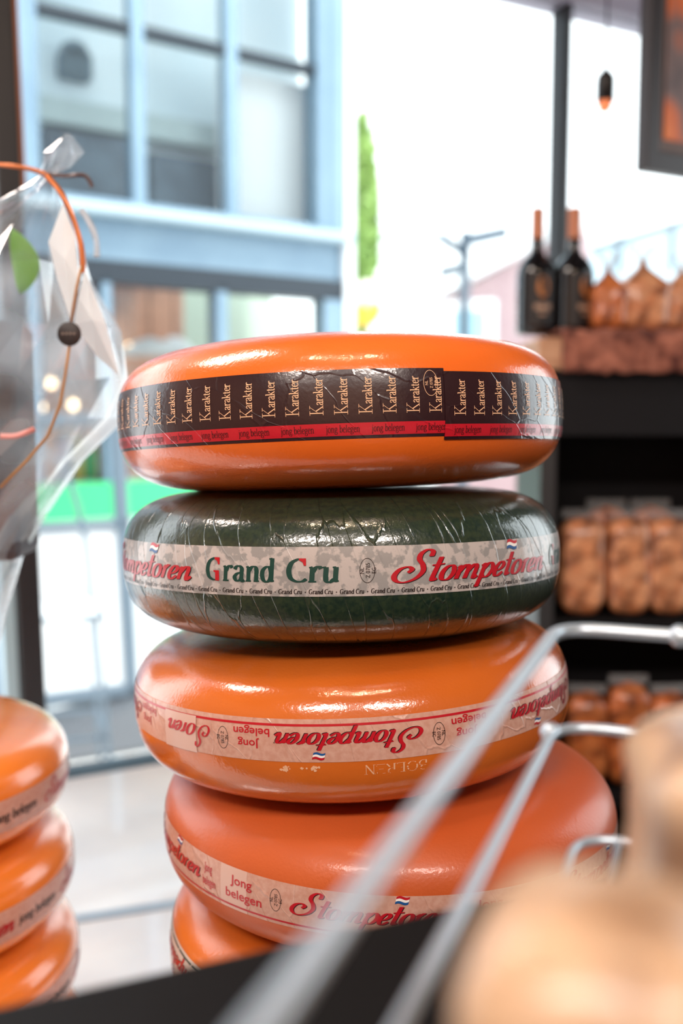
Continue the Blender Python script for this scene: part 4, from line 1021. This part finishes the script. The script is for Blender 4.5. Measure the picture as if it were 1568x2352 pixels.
d3 = nt.nodes.new('ShaderNodeMixShader'); d3.inputs[0].default_value = .7; nt.links.new(d1.outputs[0], d3.inputs[1]); nt.links.new(d2.outputs[0], d3.inputs[2]); nt.links.new(d3.outputs[0], nt.nodes['Material Output'].inputs[0])
for P in ([(145, 468, .0), (172, 540, -.01), (180, 640, -.015), (163, 737, -.01), (132, 640, .0), (112, 556, .01)], [(196, 620, -.005), (212, 665, -.012), (244, 745, -.012), (272, 862, .0), (222, 815, .01), (170, 746, .0), (180, 685, -.01)]):  # white reflections on the cellophane, modelled as pale folded sheets
    c_ = gl(gp(sum(p[0] for p in P)/len(P), sum(p[1] for p in P)/len(P), -.11)); m = MB(); vs = [tuple(c_)]+[tuple(gl(gp(p[0], p[1], p[2]-.096))) for p in P]
    m.add(vs, [(0, k+1, (k+1) % len(P)+1) for k in range(len(P))]); o = m.build('white_paper_fold', TIS, gift)
    sd = o.modifiers.new('s', 'SOLIDIFY'); sd.thickness = .0004
m = MB(); m.box(-.08, .055, -.035, .045, .16, .40, bev=.01); m.build('dark_box', mat('charcoal_box', srgb(70, 68, 74), .6), gift)

# ---------------------------------------------------------------- foreground: black tray, wire basket, packs
ZR = CZ-.095; CR = Vector((.098, .443)); dS = Vector((-.35, -.937)).normalized(); dR = Vector((-dS.y, dS.x))
STEEL = mat('brushed_steel_wire', srgb(196, 210, 222), .32, .6)
bk = thing('wire_basket', 'steel wire basket in the blurred foreground at the lower right', 'basket', (CR.x, CR.y, CZ-.188))
def bp(a, b_, z): q_ = CR+dR*a+dS*b_; return Vector((q_.x, q_.y, z))-bk.location
def rim(z, rad, ins=0, Lx=.30, Ly=.42):
    c_ = .022; pts = []
    corners = [(ins, ins), (Lx-ins, ins), (Lx-ins, Ly-ins), (ins, Ly-ins)]
    for k, (a, b_) in enumerate(corners):
        pa = corners[k-1]; na = corners[(k+1) % 4]
        u1 = Vector((pa[0]-a, pa[1]-b_)).normalized(); u2 = Vector((na[0]-a, na[1]-b_)).normalized(); A = Vector((a, b_))
        for q_ in range(7):
            t_ = q_/6; P = (A+u1*c_)*(1-t_)**2+A*2*t_*(1-t_)+(A+u2*c_)*t_**2; pts.append(bp(P.x, P.y, z))
    return pts
MB().tube(rim(ZR, .002), .0029, 12, closed=True).build('rim', STEEL, bk)
MB().tube(rim(ZR-.045, .002), .0023, 10, closed=True).build('rail', STEEL, bk)
MB().tube(rim(ZR-.0905, .002, .012), .0020, 10, closed=True).build('base_rail', STEEL, bk)
for k in range(4):
    for b_ in ((.30, .03+.11*k),):
        s_ = 1 if b_[0] == 0 else -1
        MB().tube([bp(b_[0], b_[1], ZR-.0), bp(b_[0], b_[1], ZR-.045), bp(b_[0]+.012*s_, b_[1], ZR-.0905)], .0014, 8).build('upright_wire', STEEL, bk)
for k in range(1, 4):
    for b_ in (0, .42): MB().tube([bp(.075*k, b_, ZR), bp(.075*k, b_+(.012 if b_ == 0 else -.012), ZR-.0905)], .0014, 8).build('upright_wire', STEEL, bk)
m = MB()
for k in range(1, 10): m.tube([bp(.03*k, .012, ZR-.0905), bp(.03*k, .408, ZR-.0905)], .0013, 8)
m.build('bottom_grid', STEEL, bk)
MB().blob(bp(.052, 0, ZR), (.005, .005, .005), seg=12).build('weld_knob', STEEL, bk); MB().blob(bp(-.001, .012, ZR-.045), (.0045,)*3, seg=12).build('weld_knob', STEEL, bk)

# black counter
tA = Vector((-.135, .2925)); tdir = Vector((.169, .072)).normalized(); tn = Vector((tdir.y, -tdir.x))
tray = thing('service_counter', 'black counter edge blurred along the bottom of the picture', 'counter', (tA.x, tA.y, 0), math.atan2(tdir.y, tdir.x))
ZTR = CZ-.188
m = MB(); m.box(-.35, .75, -.75, 0, ZTR-.045, ZTR, bev=.003); m.build('counter_top', TRAYBLACK, tray)
m = MB(); m.box(-.30, .70, -.70, -.05, 0, ZTR-.045); m.build('counter_base', TRAYBLACK, tray)
# packs in the basket
BEI = nutmat('pale_crackers_in_film', srgb(204, 178, 150), srgb(190, 156, 124), srgb(210, 190, 166), 30, .3)
BRN = nutmat('brown_nuts_in_film', srgb(150, 84, 48), srgb(180, 110, 66), srgb(96, 52, 36), 40, .3)
bz = ZR-.089
def fbag(label, x, y, w_, h, d, sd, m_, rz): bag(label, (x, y, bz), w_, h, d, sd, m_, 'bags in the wire basket', R_(rz), cat='snack bag', name='snack_bag', film=False)
fbag('large beige snack bag standing in the foreground basket, very blurred', .138, .262, .120, .104, .09, 4.4, BEI, -18)
fbag('beige snack bag lying in front of the taller one in the foreground basket', .044, .160, .048, .106, .05, 7.4, BEI, -22)
fbag('brown nut bag at the lower right corner, in the foreground basket', .086, .196, .055, .080, .05, 9.4, BRN, -22)
